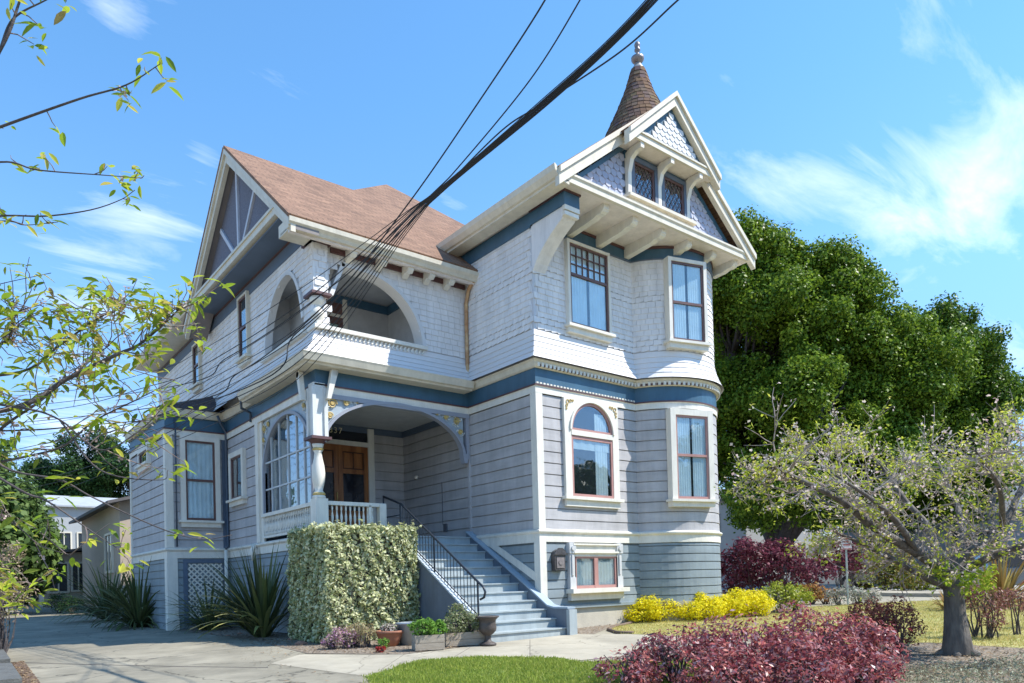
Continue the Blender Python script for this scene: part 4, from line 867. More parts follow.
# posts, turned column, Y braces
cx,cyy=-3.90,2.58
col=MB(); col.lathe((cx,cyy,0),[(.14,2.66),(.14,2.71),(.11,2.74),(.125,2.78),(.08,2.83),(.10,2.92),(.13,3.04),(.14,3.2),(.125,3.36),(.09,3.52),(.075,3.64),(.10,3.68),(.085,3.72),(.11,3.77),(.125,3.82)],22)
cl_=col.build('column',TRIMW,H,True)
mb=MB(); mb.lathe((cx,cyy,0),[(.12,2.73),(.135,2.76),(.12,2.79)],22); mb.lathe((cx,cyy,0),[(.10,3.68),(.12,3.71),(.10,3.74)],22); mb.build('gold_ring',GOLD,cl_,True)
mb=MB(); mb.box(cx-.22,cx+.22,cyy-.22,cyy+.22,3.90,3.96); mb.lathe((cx,cyy,0),[(.13,3.82),(.20,3.90)],18); mb.build('capital',BROWN,cl_)
mb=MB(); mb.box(cx-.13,cx+.13,cyy-.13,cyy+.13,3.96,5.10); mb.box(cx-.17,cx-.09,cyy-.17,cyy-.09,3.96,5.0);mb.box(cx+.09,cx+.17,cyy-.17,cyy-.09,3.96,5.0); mb.box(cx-.17,cx-.09,cyy+.09,cyy+.17,3.96,5.0)
mb.build('column_head',mat('head_paint',(.66,.66,.63),.5),cl_)
for (dx,dy) in ((1,0),(0,1)):
    mb=MB(); px,py=(cx+.1,cyy-.2) if dx else (cx-.2,cyy+.1)
    if dx: mb.prism([(px,py,4.75),(px+.09,py,4.75),(px+.26,py,5.33),(px+.26,py,5.38),(px+.12,py,5.38)],(0,-.1,0)); mb.tube([(px+.19,py-.1,5.32),(px+.19,py+.0,5.32)],.07,12)
    else: mb.prism([(px,py,4.75),(px,py+.09,4.75),(px,py+.26,5.33),(px,py+.26,5.38),(px,py+.12,5.38)],(-.1,0,0)); mb.tube([(px-.1,py+.19,5.32),(px,py+.19,5.32)],.07,12)
    mb.build('brace',TRIMW,cl_)
mb=MB(); mb.box(cx-.16,cx+.0,cyy-.16,cyy+.0,4.1,4.6); 
# porch balustrade
bal=MB(); bal.box(-3.85,-2.35,2.50,2.62,2.54,2.62); bal.box(-3.85,-2.35,2.52,2.60,2.02,2.07); bal.box(PORX-.04,PORX+.08,2.7,5.9,2.54,2.62); bal.box(PORX-.02,PORX+.06,2.7,5.9,2.02,2.07); bal.box(-2.52,-2.36,2.48,2.64,PF,2.60); bal.box(-2.78,-2.72,2.50,2.62,PF,2.56); bal.box(cx-.14,cx+.14,cyy-.14,cyy+.14,PF,2.66); 
bl=bal.build('balustrade',TRIMW,H)
def baluster(x,y):
    m_=MB(); m_.lathe((x,y,0),[(.022,2.07),(.022,2.14),(.014,2.16),(.028,2.24),(.030,2.30),(.016,2.38),(.013,2.42),(.022,2.45),(.022,2.54)],8); m_.build('baluster',TRIMW,bl,True)
for i in range(10): baluster(-3.62+i*.105,2.56)
for i in range(30): baluster(PORX+.02,2.85+i*.1)
# ---------------- front stairs
ns=12; rise=(PF+.35)/ns; run=.30; y0=-.95; sx0,sx1=-2.10,-.17
mb=MB()
for i in range(ns):
    ya_=y0+i*run; zt=-.35+rise*(i+1); mb.box(sx0,sx1,ya_+.001,2.5,zt-rise-.02 if i else -.6,zt-.028); mb.box(sx0,sx1,ya_-.03,ya_+run+.0,zt-.027,zt)
st=mb.build('stairs',STEP,H)
# right cheek wall
mb=MB(); top=[(-1.05,.22),(-.62,.22),(-.42,.26),(.28,.70),(2.5,2.02)]
mb.prism([(-.19,y_,z_) for y_,z_ in top]+[(-.19,2.5,-.5),(-.19,-1.05,-.5)],(.185,0,0)); mb.build('stair_wall',CHEEK,st)
mb=MB()
for (a,b) in zip(top[:-1],top[1:]):
    mb.prism([(-.21,a[0],a[1]),(-.21,b[0],b[1]),(-.21,b[0],b[1]+.035),(-.21,a[0],a[1]+.035)],(.225,0,0))
mb.build('stair_cap',mat('cap_paint',(.33,.40,.46),.6),st)
mb=MB(); mb.box(-.20,.01,-1.09,-1.0,-.55,.20); mb.build('end_post',STEP,st)
# left stringer wall
tl=[(-.95,-.02),(-.62,.1),(2.45,2.0)]
mb=MB(); mb.prism([(sx0-.14,y_,z_) for y_,z_ in tl]+[(sx0-.14,2.5,-.5),(sx0-.14,-.95,-.5)],(.14,0,0)); mb.build('stair_wall',CHEEK,st)
mb=MB(); 
for (a,b) in zip(tl[:-1],tl[1:]): mb.prism([(sx0-.16,a[0],a[1]),(sx0-.16,b[0],b[1]),(sx0-.16,b[0],b[1]+.04),(sx0-.16,a[0],a[1]+.04)],(.18,0,0))
mb.build('stair_cap',mat('cap_paint_pale',(.46,.52,.56),.6),st)
# diagonal trim on bay basement wall
fz=FL(0); mb=MB()
fpoly(mb,fz,[(.10,.78),(.10,.98),(2.02,1.92),(2.30,1.92)] ,0.02,.05); fpoly(mb,fz,[(.14,1.64),(.14,1.84),(2.5,1.84),(2.2,1.64)],.02,.048); mb.build('diagonal_trim',TRIMW,H)
# iron handrail
rx=sx0-.07
mb=MB()
r0=(rx,-.78,.78); r1=(rx,2.62,2.86)
def rl(y_): return .86+(y_+.62)*.623
pts=[(rx,-.74,.48),(rx,-.86,.52),(rx,-.90,.62),(rx,-.84,.72),(rx,-.7,.80),(rx,2.15,rl(2.15)),(rx,2.95,2.84)]
mb.tube(pts,.024,8); 
mb.tube([(rx,-.62,.10+.1),(rx,2.35,2.02)],.013,6); mb.tube([(rx,2.2,2.35),(rx,2.95,2.35)],.013,6)
hr=mb.build('handrail',IRON,st,True)
for i in range(25):
    y_=-.55+i*.115; z_=.14+(y_+.62)*.62
    m_=MB(); m_.tube([(rx,y_,z_),(rx,y_,rl(y_)-.01)],.0085,5); m_.build('baluster',IRON,hr)
for y_,za_,zb_ in ((-.66,-.1,.82),(2.2,1.9,2.62),(2.95,PF,2.86),(.85,.95,1.76)):
    m_=MB(); m_.tube([(rx,y_,za_),(rx,y_,zb_)],.02,8); m_.build('post',IRON,hr)
# downspouts
mb=MB(); mb.tube([(-.06,2.12,8.05),(-.07,2.30,7.9),(-.07,2.42,7.6),(-.07,2.43,6.9),(-.07,2.43,6.1),(-.09,2.38,5.85),(-.12,2.25,5.66)],.045,8); mb.build('downspout',COPPER,H,True)
DS=mat('dark_pipe',(.06,.08,.11),.4,.1,3)
mb=MB(); mb.tube([(PORX-.36,6.2,5.45),(PORX-.32,6.3,5.30),(PORX-.08,6.35,5.22),(PORX-.06,6.4,5.0)],.035,8); mb.tube([(PORX-.3,8.3,5.5),(PORX-.2,8.35,5.3),(PORX-.06,8.40,5.1),(PORX-.06,8.40,2.0),(PORX-.14,8.35,1.9)],.035,8); mb.tube([(LX+.22,8.48,5.5),(LX+.2,8.46,1.95)],.02,6); mb.build('downspout',DS,H,True)
mb=MB(); mb.tube([(PORX-.14,8.34,1.86),(PORX-.14,8.34,0)],.05,8); mb.tube([(PORX-.08,6.2,1.9),(PORX-.16,6.2,1.75),(PORX-.12,6.2,1.5)],.06,8); mb.build('vent_pipe',TRIMW,H,True)
# small porch fixtures
mb=MB(); mb.lathe((-.09,4.9,3.62),[(.01,0),(.05,.02),(.06,.07),(.04,.1)],12); mb.build('security_camera',TRIMW,H,True)
mb=MB(); mb.tube([(-.035,3.75,2.3),(-.035,3.75,3.4)],.008,5); mb.box(-.07,-.03,3.55,3.68,2.12,2.32); mb.build('doorbell_box',mat('box_dark',(.1,.1,.11),.5),H)
# letterbox on the bay basement wall (hangs on it: its own thing)
LBX=thing('mailbox','dark cast metal mailbox hung on blue siding left of basement window','mailbox',(.47,-.1,1.0))
mb=MB(); f=fr
fpoly(mb,f,[(.30,1.02),(.60,1.02),(.61,1.36),(.57,1.44),(.50,1.48),(.41,1.48),(.33,1.44),(.29,1.36)],.03,.15); mb.build('body',mat('cast_metal',(.10,.09,.09),.4,.3,8,.3,40,metal=.5),LBX)
mb=MB(); fpoly(mb,f,[(.34,1.07),(.56,1.07),(.56,1.30),(.34,1.30)],.15,.165); mb.tube([f.P(.45,1.2,.16),f.P(.45,1.2,.18)],.06,14); mb.build('front_panel',mat('worn_metal',(.28,.24,.23),.45,.3,12,metal=.4),LBX)
mb=MB(); fpoly(mb,f,[(.27,1.36),(.63,1.36),(.59,1.45),(.50,1.51),(.40,1.51),(.31,1.45)],.15,.18); mb.build('lid',mat('cast_metal',(.1,.1,.1)),LBX)

# ------------------------------------------------------------------ plants
def crown_points(clumps,dens,rng=RNG,inner=.25):
    P=[];Nn=[]
    for (c,r,sq) in clumps:
        n=int(dens*r*r*4); d=rng.normal(0,1,(n,3)); d/=np.linalg.norm(d,axis=1,keepdims=True)
        rr=r*(1-inner*rng.random(n)**1.5)[:,None]*(1+.12*rng.normal(0,1,(n,1))); p=np.array(c)+d*rr*np.array([1,1,sq]); P.append(p); Nn.append(d+np.array([0,0,.5]))
    return np.vstack(P),np.vstack(Nn)
def limb(mb,a,b,r0,r1,bend=.12,n=6,seg=7,rnd=random):
    a=Vector(a); b=Vector(b); L=(b-a).length; off=Vector((rnd.uniform(-1,1),rnd.uniform(-1,1),rnd.uniform(-.3,1)))*L*bend
    pts=[a.lerp(b,t/n)+off*math.sin(math.pi*t/n)+Vector((rnd.uniform(-1,1),rnd.uniform(-1,1),rnd.uniform(-1,1)))*L*.02 for t in range(n+1)]; pts[0]=a
    mb.tube(pts,[r0+(r1-r0)*t/n for t in range(n+1)],seg); return pts
def tree(name,label,base,lobes,leafm,dens,size,trunk_r,group=None,subr=(.5,1.1),nsub=60,barkm=None,sq=.9,cat='tree',asp=.6,inn=.5,fuzz=.10):
    """lobes: (centre, radii) ellipsoids that sub-clumps are scattered over"""
    rs=random.Random(hash(label)%9999 if False else len(label)*7+int(abs(base[0])*10)); T=thing(name,label,cat,base,group)
    mb=MB(); b=Vector(base); clumps=[]
    top=max(lobes,key=lambda l:l[0][2]); fork=b.lerp(Vector(top[0]),.35); fork.z=b.z+(min(l[0][2]-l[1][2] for l in lobes)-b.z)*.6+ .3
    limb(mb,b-Vector((0,0,.3)),fork,trunk_r*1.25,trunk_r*.8,.05,6,12,rs)
    for c,rad_ in lobes:
        c=Vector(c)
        pts=limb(mb,fork,c,trunk_r*.7,trunk_r*.2,.15,7,8,rs)
        for k in range(nsub):
            while True:
                d=Vector((rs.gauss(0,1),rs.gauss(0,1),rs.gauss(0,1))).normalized()
                if d.z>-.75: break
            f_=rs.uniform(.62,1.0) if rs.random()<.8 else rs.uniform(.2,.6)
            p=c+Vector((d.x*rad_[0],d.y*rad_[1],d.z*rad_[2]))*f_; r=rs.uniform(*subr); clumps.append((p,r,sq))
            if k%4==0: limb(mb,pts[rs.randint(3,7)],p,trunk_r*.22,trunk_r*.05,.15,4,5,rs)
    mb.build('trunk',barkm or BARKD,T,True)
    P,Nn=crown_points(clumps,dens,inner=inn); P=P+RNG.normal(0,fuzz,P.shape); leafmesh('crown',P,Nn,size,leafm,T,asp=asp,jit=.8)
    return T
OAKL=leafmat('oak_leaves',[(.035,.075,.01),(.10,.18,.015),(.20,.31,.025),(.065,.125,.015),(.30,.41,.045),(.14,.21,.025)],.35,.4)
DKL=leafmat('dark_leaves',[(.02,.045,.015),(.035,.08,.02),(.05,.11,.03),(.03,.06,.02)],.25,.45)
def W(px,py,d): return at(px,py,d)
def onG(px,d):  # ground point below a pixel column at a depth
    p=at(px,575,d); return Vector((p.x,p.y,G(p.x,p.y)))
D=36; k_=D/F_
tree('oak_tree','large bright green leafy tree right behind the turret, taller of the big pair',onG(800,D),
  [(W(775,330,D),(3.6,4,4.2)),(W(735,290,D+1),(3.0,3.5,2.9)),(W(800,420,D-1),(4.2,4,3.6)),(W(745,430,D+1),(3.5,3.5,4.2)),(W(835,345,D),(2.6,3,2.7)),(W(870,400,D),(2.7,3,3.0)),(W(895,372,D),(2.4,3,2.6)),(W(800,495,D-1),(4.4,3,2.0)),(W(752,285,D),(2.2,2.5,2.5)),(W(822,300,D),(2.0,2.5,2.0)),(W(860,470,D-1),(3.2,3,2.6))],OAKL,300,.175,.45,'big trees behind the house',(.25,1.05),120)
D=39
tree('oak_tree','deep green rounded tree standing right of the taller one, its top lower',onG(930,D),
  [(W(925,370,D),(3.6,3.5,3.2)),(W(905,430,D),(4.2,3.5,3.6)),(W(960,410,D),(2.9,3,3.0)),(W(880,470,D),(3.5,3,3.2)),(W(940,490,D-1),(3.4,3,2.4))],leafmat('oak_leaves_deep',[(.03,.065,.01),(.075,.145,.015),(.15,.25,.022),(.05,.10,.012),(.23,.34,.035)],.3,.4),330,.175,.42,'big trees behind the house',(.3,.9),130)
# far trees left
for (px,d,lb,lo,lm) in ((0,30,'dark green bushy tree beyond the driveway at far left',[((-12,520),(1.5,2,1.6)),((8,550),(.9,1.3,.9)),((-45,500),(2.0,2,2.2)),((-6,570),(1.0,1.2,.8))],leafmat('ivy_leaves',[(.06,.10,.03),(.12,.19,.05),(.18,.27,.08),(.05,.08,.03)],.3,.5)),
      (105,80,'dark evergreen treetop showing above the white house roof',[((95,490),(5,4,6.2)),((128,480),(4.5,4,6.0)),((60,500),(4.5,4,5.5))],DKL)):
    tree('leafy_tree',lb,onG(px,d),[(W(p[0],p[1],d),r) for p,r in lo],lm,120,.30,.3,'trees behind the left houses',(.8,1.5),34)
# far conifer and low trees on the right horizon
CT=thing('conifer_tree','thin dark conifer rising at the right edge behind the cherry tree','tree',onG(1008,70)); b=onG(1008,70)
mb=MB(); mb.tube([b-Vector((0,0,.3)),W(1007,375,70)],[.3,.03],7); mb.build('trunk',BARKD,CT)
P=[];Nn=[]; topz=W(1007,378,70).z
for i in range(9000):
    t=RNG.random()**.8; z_=topz-(topz-b.z-4)*t; r_=(.25+2.6*t)*RNG.random()**.5*(.6+.4*math.sin(t*60)); a=RNG.random()*6.28; P.append((b.x+r_*math.cos(a),b.y+r_*math.sin(a),z_-r_*.25)); Nn.append((math.cos(a),math.sin(a),1))
leafmesh('crown',P,Nn,.34,DKL,CT,.35)
for (px,d,ry,rz,wd_) in ((1075,50,470,3.2,6),(985,62,490,3.0,7)):
    tree('leafy_tree','green street tree behind the roofs at the right'+(' edge' if px>1000 else ' beyond the cherry branches'),onG(px,d),[(W(px,ry,d),(wd_*.6,3,rz)),(W(px+20,ry+30,d),(wd_*.5,3,rz*.8))],DKL,120,.28,.25,'trees along the side street',(.8,1.3),30)
# ---- hedge
def box_shrub(name,label,x0,x1,y0_,y1_,h,lm,n,size,zb=None,rag=.04):
    T=thing(name,label,'hedge',((x0+x1)/2,(y0_+y1_)/2,G((x0+x1)/2,(y0_+y1_)/2)))
    z0=G((x0+x1)/2,(y0_+y1_)/2)
    P=[];Nn=[]; Ax=x1-x0; Ay=y1_-y0_
    areas=[Ax*h,Ay*h,Ax*Ay,Ay*h,Ax*h]; tot=sum(areas)
    for k,(ar_) in enumerate(areas):
        m=int(n*ar_/tot); u_=RNG.random(m); v_=RNG.random(m); dpt=RNG.random(m)**2*.16+ RNG.normal(0,rag*.45,m)+.035*np.sin(u_*17+k)*np.sin(v_*13)+.03*np.sin(u_*41+v_*23+k)
        if k==0: p=np.stack([x0+u_*Ax,y0_+dpt,z0+v_*h],1); nn=(0,-1,.3)
        if k==4: p=np.stack([x0+u_*Ax,y1_-dpt,z0+v_*h],1); nn=(0,1,.3)
        if k==1: p=np.stack([x0+dpt,y0_+u_*Ay,z0+v_*h],1); nn=(-1,0,.3)
        if k==3: p=np.stack([x1-dpt,y0_+u_*Ay,z0+v_*h],1); nn=(1,0,.3)
        if k==2: p=np.stack([x0+u_*Ax,y0_+v_*Ay,z0+h-dpt],1); nn=(0,0,1)
        P.append(p); Nn.append(np.tile(nn,(m,1)))
    mb=MB(); mb.box(x0+.13,x1-.13,y0_+.13,y1_-.13,z0,z0+h-.13); mb.build('woody_core',BARKD,T)
    mb=MB(); rs=random.Random(4)
    for i in range(60):
        a=Vector((rs.uniform(x0+.1,x1-.1),rs.uniform(y0_+.08,y1_-.08),z0)); mb.tube([a,a+Vector((rs.uniform(-.1,.1),rs.uniform(-.1,.1),h*.8))],.01,4)
    mb.build('stem',BARKD,T)
    sh=[]; mb=MB()
    for i in range(170):
        q=rs.random(); a=Vector((rs.uniform(x0,x1),y0_+.05,z0+rs.uniform(.2,h))) if q<.4 else Vector((rs.uniform(x0,x1),rs.uniform(y0_,y1_),z0+h-.05)); d=Vector((rs.gauss(0,.4),-1 if q<.4 else rs.gauss(0,.4),.5 if q<.4 else 1)).normalized(); L=rs.uniform(.08,.22); mb.tube([a,a+d*L],.004,4)
        for k in range(7): sh.append(tuple(a+d*L*(.3+.1*k)+Vector((rs.gauss(0,.015),rs.gauss(0,.015),rs.gauss(0,.015)))))
    mb.build('shoots',BARKD,T); sh=np.array(sh); P.append(sh); Nn.append(np.tile((0,0,1),(len(sh),1)))
    leafmesh('foliage',np.vstack(P),np.vstack(Nn),size,lm,T,.55,.75)
    return T
HEDGE=leafmat('variegated_leaves',[(.09,.13,.03),(.70,.70,.42),(.20,.25,.07),(.80,.79,.55),(.62,.63,.36),(.30,.34,.12),(.74,.73,.46),(.44,.47,.22)],.25,.5)
box_shrub('clipped_hedge','clipped block hedge of cream variegated leaves left of the front stairs',-4.36,-2.30,1.30,3.2,2.30,HEDGE,34000,.085)
# ---- mounded shrubs
def mound(name,label,blobs,lm,dens,size,group=None,cat='shrub',asp=.5,stems=10,jit=.6,inner=.35,zb=None):
    c=Vector(blobs[0][0]); base=Vector((c.x,c.y,G(c.x,c.y) if zb is None else zb)); T=thing(name,label,cat,base,group); mb=MB(); rs=random.Random(int(abs(c.x)*100)+7)
    for (p,r,sq) in blobs:
        for i in range(stems):
            a=rs.uniform(0,6.28); q=Vector(p)+Vector((r*.75*math.cos(a)*rs.random(),r*.75*math.sin(a)*rs.random(),r*sq*rs.uniform(0,.7))); limb(mb,(p[0]+rs.uniform(-.08,.08),p[1]+rs.uniform(-.08,.08),base.z-.03),q,.018,.005,.12,3,4,rs)
    mb.build('stem',BARKD,T)
    cl=[]
    for (p,r,sq) in blobs:
        cl.append((p,r*.86,sq))
        for i in range(int(8+r*10)):
            d=Vector((rs.gauss(0,1),rs.gauss(0,1),rs.gauss(0,.8))).normalized(); 
            if d.z<-.35: d.z=-d.z
            cl.append((Vector(p)+Vector((d.x*r*.8,d.y*r*.8,d.z*r*.8*sq)),r*rs.uniform(.2,.38),.9))
    P,Nn=crown_points(cl,dens,inner=inner); k=P[:,2]>base.z; leafmesh('foliage',P[k],Nn[k],size,lm,T,asp,jit)
    return T
YEL=leafmat('golden_leaves',[(.80,.66,.01),(.88,.76,.015),(.70,.60,.01),(.92,.84,.04),(.45,.44,.02)],.35,.5)
for (x,y,r,lb) in ((3.35,-.30,.56,'golden yellow low shrub nearest the basement window'),(4.35,-.98,.56,'golden yellow low shrub in the middle below the turret'),(5.75,-1.15,.64,'golden yellow low shrub, rightmost below the turret')):
    z=G(x,y)+.28
    mound('golden_shrub',lb,[((x,y,z),r,.62),((x+.40,y-.02,z-.02),r*.85,.62),((x-.36,y+.05,z-.03),r*.82,.60)],YEL,1100,.06,'golden shrubs below the turret')
mound('green_shrub','lime green leafy shrub right of the golden shrubs',[((7.2,-1.3,.2),.5,.85),((7.8,-1.4,.15),.45,.85)],leafmat('lime_leaves',[(.28,.34,.03),(.40,.42,.05),(.14,.20,.02)],.35),600,.08)
RED=leafmat('burgundy_leaves',[(.20,.04,.05),(.38,.08,.09),(.28,.13,.16),(.55,.14,.13),(.14,.05,.07),(.55,.36,.38),(.62,.20,.15),(.42,.22,.22)],.35,.3)
RED2=leafmat('dull_burgundy_leaves',[(.12,.03,.03),(.24,.07,.06),(.17,.08,.07),(.34,.14,.10),(.09,.03,.03)],.3,.4)
def gz(px,d,h): p=at(px,600,d); return (p.x,p.y,G(p.x,p.y)+h)
mound('burgundy_shrub','wide burgundy red shrub filling the front centre of the picture',[(gz(675,8.5,.26),.55,.85),(gz(745,8.4,.34),.62,.88),(gz(810,8.3,.36),.62,.9),(gz(858,8.5,.34),.52,.9),(gz(628,8.4,.14),.42,.9),(gz(720,7.7,.12),.5,.9),(gz(800,7.6,.12),.5,.9),(gz(860,7.8,.08),.42,.9)],RED,1200,.06,cat='shrub',asp=.42,stems=22)
mound('burgundy_shrub','darker rounded burgundy shrub just left of the cherry trunk',[(gz(893,10.6,.42),.46,.95),(gz(868,10.9,.40),.44,.95)],RED2,1300,.055,cat='shrub',asp=.42,stems=16)
mound('plum_shrub','tall plum purple shrub directly right of the turret base',[(gz(752,24,1.2),1.05,.95),(gz(785,24,1.15),1.0,.9),(gz(735,24.5,.9),.9,.9),(gz(812,25,1.0),.8,.9),(gz(775,24.5,1.7),.55,1)],leafmat('plum_leaves',[(.08,.018,.03),(.15,.03,.05),(.24,.06,.09),(.06,.015,.025),(.20,.10,.10)],.3),300,.12,cat='shrub')
mound('plum_shrub','small reddish purple shrub behind the street sign',[(gz(840,27,1.5),.9,1.0),(gz(855,27.5,1.3),.7,.9)],leafmat('plum_leaves',[(.1,.02,.03),(.2,.1,.1)]),260,.12,cat='shrub')
mound('orange_shrub','low orange tipped shrub left of the street sign',[(gz(812,22.5,.35),.42,.8),(gz(826,22.5,.30),.38,.8)],leafmat('orange_leaves',[(.40,.16,.04),(.50,.26,.06),(.25,.20,.05),(.34,.10,.06)],.3),600,.075,cat='shrub')
mound('olive_shrub','broad olive green mound with orange tinge across the street',[(gz(885,29,.8),1.15,.8),(gz(862,29.5,.8),.95,.8),(gz(905,29,.6),.8,.8)],leafmat('olive_leaves',[(.16,.20,.04),(.26,.28,.05),(.38,.24,.06),(.12,.16,.04)],.3),330,.11,cat='shrub')
mound('green_shrub','bright green low shrub at the far kerb beside the olive mound',[(gz(918,29.5,.45),.7,.75),(gz(928,30,.4),.6,.7)],leafmat('lime_leaves',[(.3,.3,.03),(.1,.2,.02)]),420,.09,cat='shrub')
mound('sage_shrub','pale grey green low shrub at the foot of the street sign',[(gz(838,21.5,.3),.36,.85),(gz(858,21.6,.3),.38,.8),(gz(872,21.8,.25),.33,.8)],leafmat('sage_leaves',[(.34,.38,.28),(.48,.44,.38),(.22,.28,.2),(.42,.32,.3)],.3),600,.07,cat='shrub')
PNK=leafmat('russet_leaves',[(.28,.11,.09),(.38,.19,.16),(.20,.08,.07),(.30,.24,.12)],.3,.4)
mound('russet_shrub','open russet shrub on thin stems right of the cherry trunk',[(gz(985,12.2,.62),.34,.95),(gz(972,12.4,.72),.24,.9),(gz(992,12.0,.35),.2,1.2)],PNK,1100,.05,'russet shrubs by the cherry tree',stems=7)
mound('russet_shrub','small round russet shrub at the right edge of the lawn',[(gz(1016,12.6,.62),.26,.95)],PNK,1100,.05,'russet shrubs by the cherry tree',stems=5)
mound('russet_shrub','orange brown shrub at the extreme right, half out of view',[(gz(1042,13.5,.35),.4,.9)],PNK,900,.05,'russet shrubs by the cherry tree',stems=5)
# blue green ground cover bottom right
xs=[];Nn=[]
FPOLY=[(-1.6,-7.6),(-.6,-8.0),(.4,-8.35),(1.4,-8.9),(3.0,-9.8),(5,-10.8),(4,-12),(-1,-9.5),(-3,-8.6)]
x=RNG.uniform(-3,5,60000); y=RNG.uniform(-12,-7,60000); k=inpoly(x,y,FPOLY); x=x[k]; y=y[k]; cl_=np.sin(x*7.3+y*3)*np.cos(y*6.1-x*2)*.5+.5; 
z=-.62+.02*((x-CAM.x)*FW.x+(y-CAM.y)*FW.y)+RNG.random(len(x))*(.03+.16*cl_); P=np.stack([x,y,z],1)
gc=leafmesh('ground_cover',P,np.tile((0,0,1),(len(x),1)),.05,leafmat('blue_grey_leaves',[(.30,.33,.22),(.44,.45,.32),(.18,.21,.13),(.36,.29,.20),(.24,.18,.12)],.3),None,.3,.9); tag(gc,'blue grey tufted ground cover at the bottom right','ground cover',kind='stuff')
# ---- phormiums and other strap leaved plants
def strap(name,label,base,n,L,wd,lm,spread=(.15,.9),group=None,cat='plant',droop=.9,seed=1,bias=None):
    rs=random.Random(seed); T=thing(name,label,cat,base,group); mb=MB(); b=Vector(base)
    for i in range(n):
        a=rs.uniform(0,6.28); 
        if bias is not None and rs.random()<.35: a=bias+rs.uniform(-.7,.7)
        l=L*rs.uniform(.6,1.1); s_=rs.uniform(*spread); w_=wd*rs.uniform(.7,1.2); o=b+Vector((math.cos(a),math.sin(a),0))*rs.uniform(0,.16)
        d=Vector((math.cos(a),math.sin(a),0)); side=Vector((-d.y,d.x,0)); pts=[]; K=7; tilt=s_; p=o.copy(); tw=rs.uniform(-.6,.6)
        vs=[]
        for k in range(K+1):
            t=k/K; ww=w_*(1-.15*t)*(1 if t<.6 else (1-t)/.4+.02)*(.6+.4*min(1,t*4)); sd=side*math.cos(tw*t)+Vector((0,0,1))*math.sin(tw*t)
            vs+=[p-sd*ww*.5,p+Vector((0,0,-.012))*(1-t)-d*.0,p+sd*ww*.5]
            dirv=d*math.sin(tilt)+Vector((0,0,1))*math.cos(tilt); p=p+dirv*(l/K); tilt+=droop*s_*.22*(.4+t)
        fs=[]
        for k in range(K): j=3*k; fs+=[(j,j+1,j+4,j+3),(j+1,j+2,j+5,j+4)]
        mb.add(vs,fs)
    o_=mb.build('leaf_blades',lm,T); return T
PH=leafmat('flax_leaves',[(.05,.075,.03),(.09,.12,.04),(.14,.17,.06),(.07,.08,.035),(.20,.22,.09)],.2,.35)
PHY=leafmat('striped_flax_leaves',[(.045,.065,.02),(.07,.10,.03),(.50,.46,.16),(.06,.08,.03),(.34,.34,.12),(.05,.06,.02),(.08,.10,.04)],.2,.35)
b1=onG(262,16.2); strap('flax_plant','big dark flax plant with yellow striped lower blades left of the hedge',(b1.x,b1.y,b1.z),150,2.1,.085,PH,(.08,.95),'flax plants along the driveway',seed=3,bias=2.6)
T=[o for o in bpy.data.objects if o.name=='flax_plant'][0]
rs_=random.Random(12); mb=MB(); b=Vector((b1.x,b1.y,b1.z))
for i in range(15):
    an=rs_.uniform(2.2,4.4); d=Vector((math.cos(an),math.sin(an),0)); sd=Vector((-d.y,d.x,0)); p=b+Vector((0,0,.15)); L=rs_.uniform(1.1,1.7); tl_=rs_.uniform(.5,1.25); vs=[]
    for k in range(8):
        t=k/7; ww=.085*(1 if t<.6 else (1-t)/.4+.03); vs+=[p-sd*ww*.5,p+Vector((0,0,-.015)),p+sd*ww*.5]; p=p+(d*math.sin(tl_)+Vector((0,0,1))*math.cos(tl_))*(L/7); tl_+=.16
    mb.add(vs,[q_ for k in range(7) for q_ in ((3*k,3*k+1,3*k+4,3*k+3),(3*k+1,3*k+2,3*k+5,3*k+4))])
mb.build('striped_blades',leafmat('striped_blades',[(.55,.52,.20),(.30,.32,.10),(.62,.58,.32)],.2,.4),T)
b1=onG(208,18.6); strap('flax_plant','smaller dark flax plant in front of the white lattice panel',(b1.x,b1.y,b1.z),110,1.5,.05,PH,(.2,1.25),'flax plants along the driveway',seed=5,droop=1.3)
b1=onG(138,20.6); strap('flax_plant','wide dark flax plant at the left corner of the house',(b1.x,b1.y,b1.z),260,2.0,.06,PH,(.15,1.3),'flax plants along the driveway',seed=6,droop=1.4)
b1=onG(108,24.0); strap('flax_plant','tall dark flax plant farthest up the driveway',(b1.x,b1.y,b1.z),200,2.1,.07,PH,(.1,1.15),'flax plants along the driveway',seed=8,droop=1.3)
b1=onG(1000,19.0); strap('bronze_flax','bronze and gold flax plant behind the cherry trunk','plant' and (b1.x,b1.y,b1.z),110,1.75,.07,leafmat('bronze_flax_leaves',[(.22,.11,.04),(.36,.24,.08),(.12,.10,.03),(.45,.36,.14),(.28,.10,.05)],.3,.4),(.15,1.15),seed=9)
b1=onG(948,18.5); strap('bronze_flax','low bronze flax plant left of the cherry trunk',(b1.x,b1.y,b1.z),50,.8,.05,leafmat('bronze_flax_leaves',[(.2,.1,.04)]),(.2,1.2),seed=10)
mound('low_shrub','small dark rounded shrub at the edge of the driveway far left',[(gz(60,30,.4),.6,.75),(gz(72,29,.35),.55,.7)],DKL,400,.07)
mound('dry_shrub','pale dry leafed bush at the left edge of the driveway',[(at(-2,585,13.0)+Vector((0,0,-.25)),.55,.9),(at(0,560,13.2),.45,.9)],leafmat('dry_leaves',[(.34,.25,.18),(.45,.33,.26),(.24,.20,.10),(.30,.32,.12)],.3),500,.06)
# ------------------------------------------------------------------ garden objects by the stairs
def grd(x,y): return G(x,y)+.01
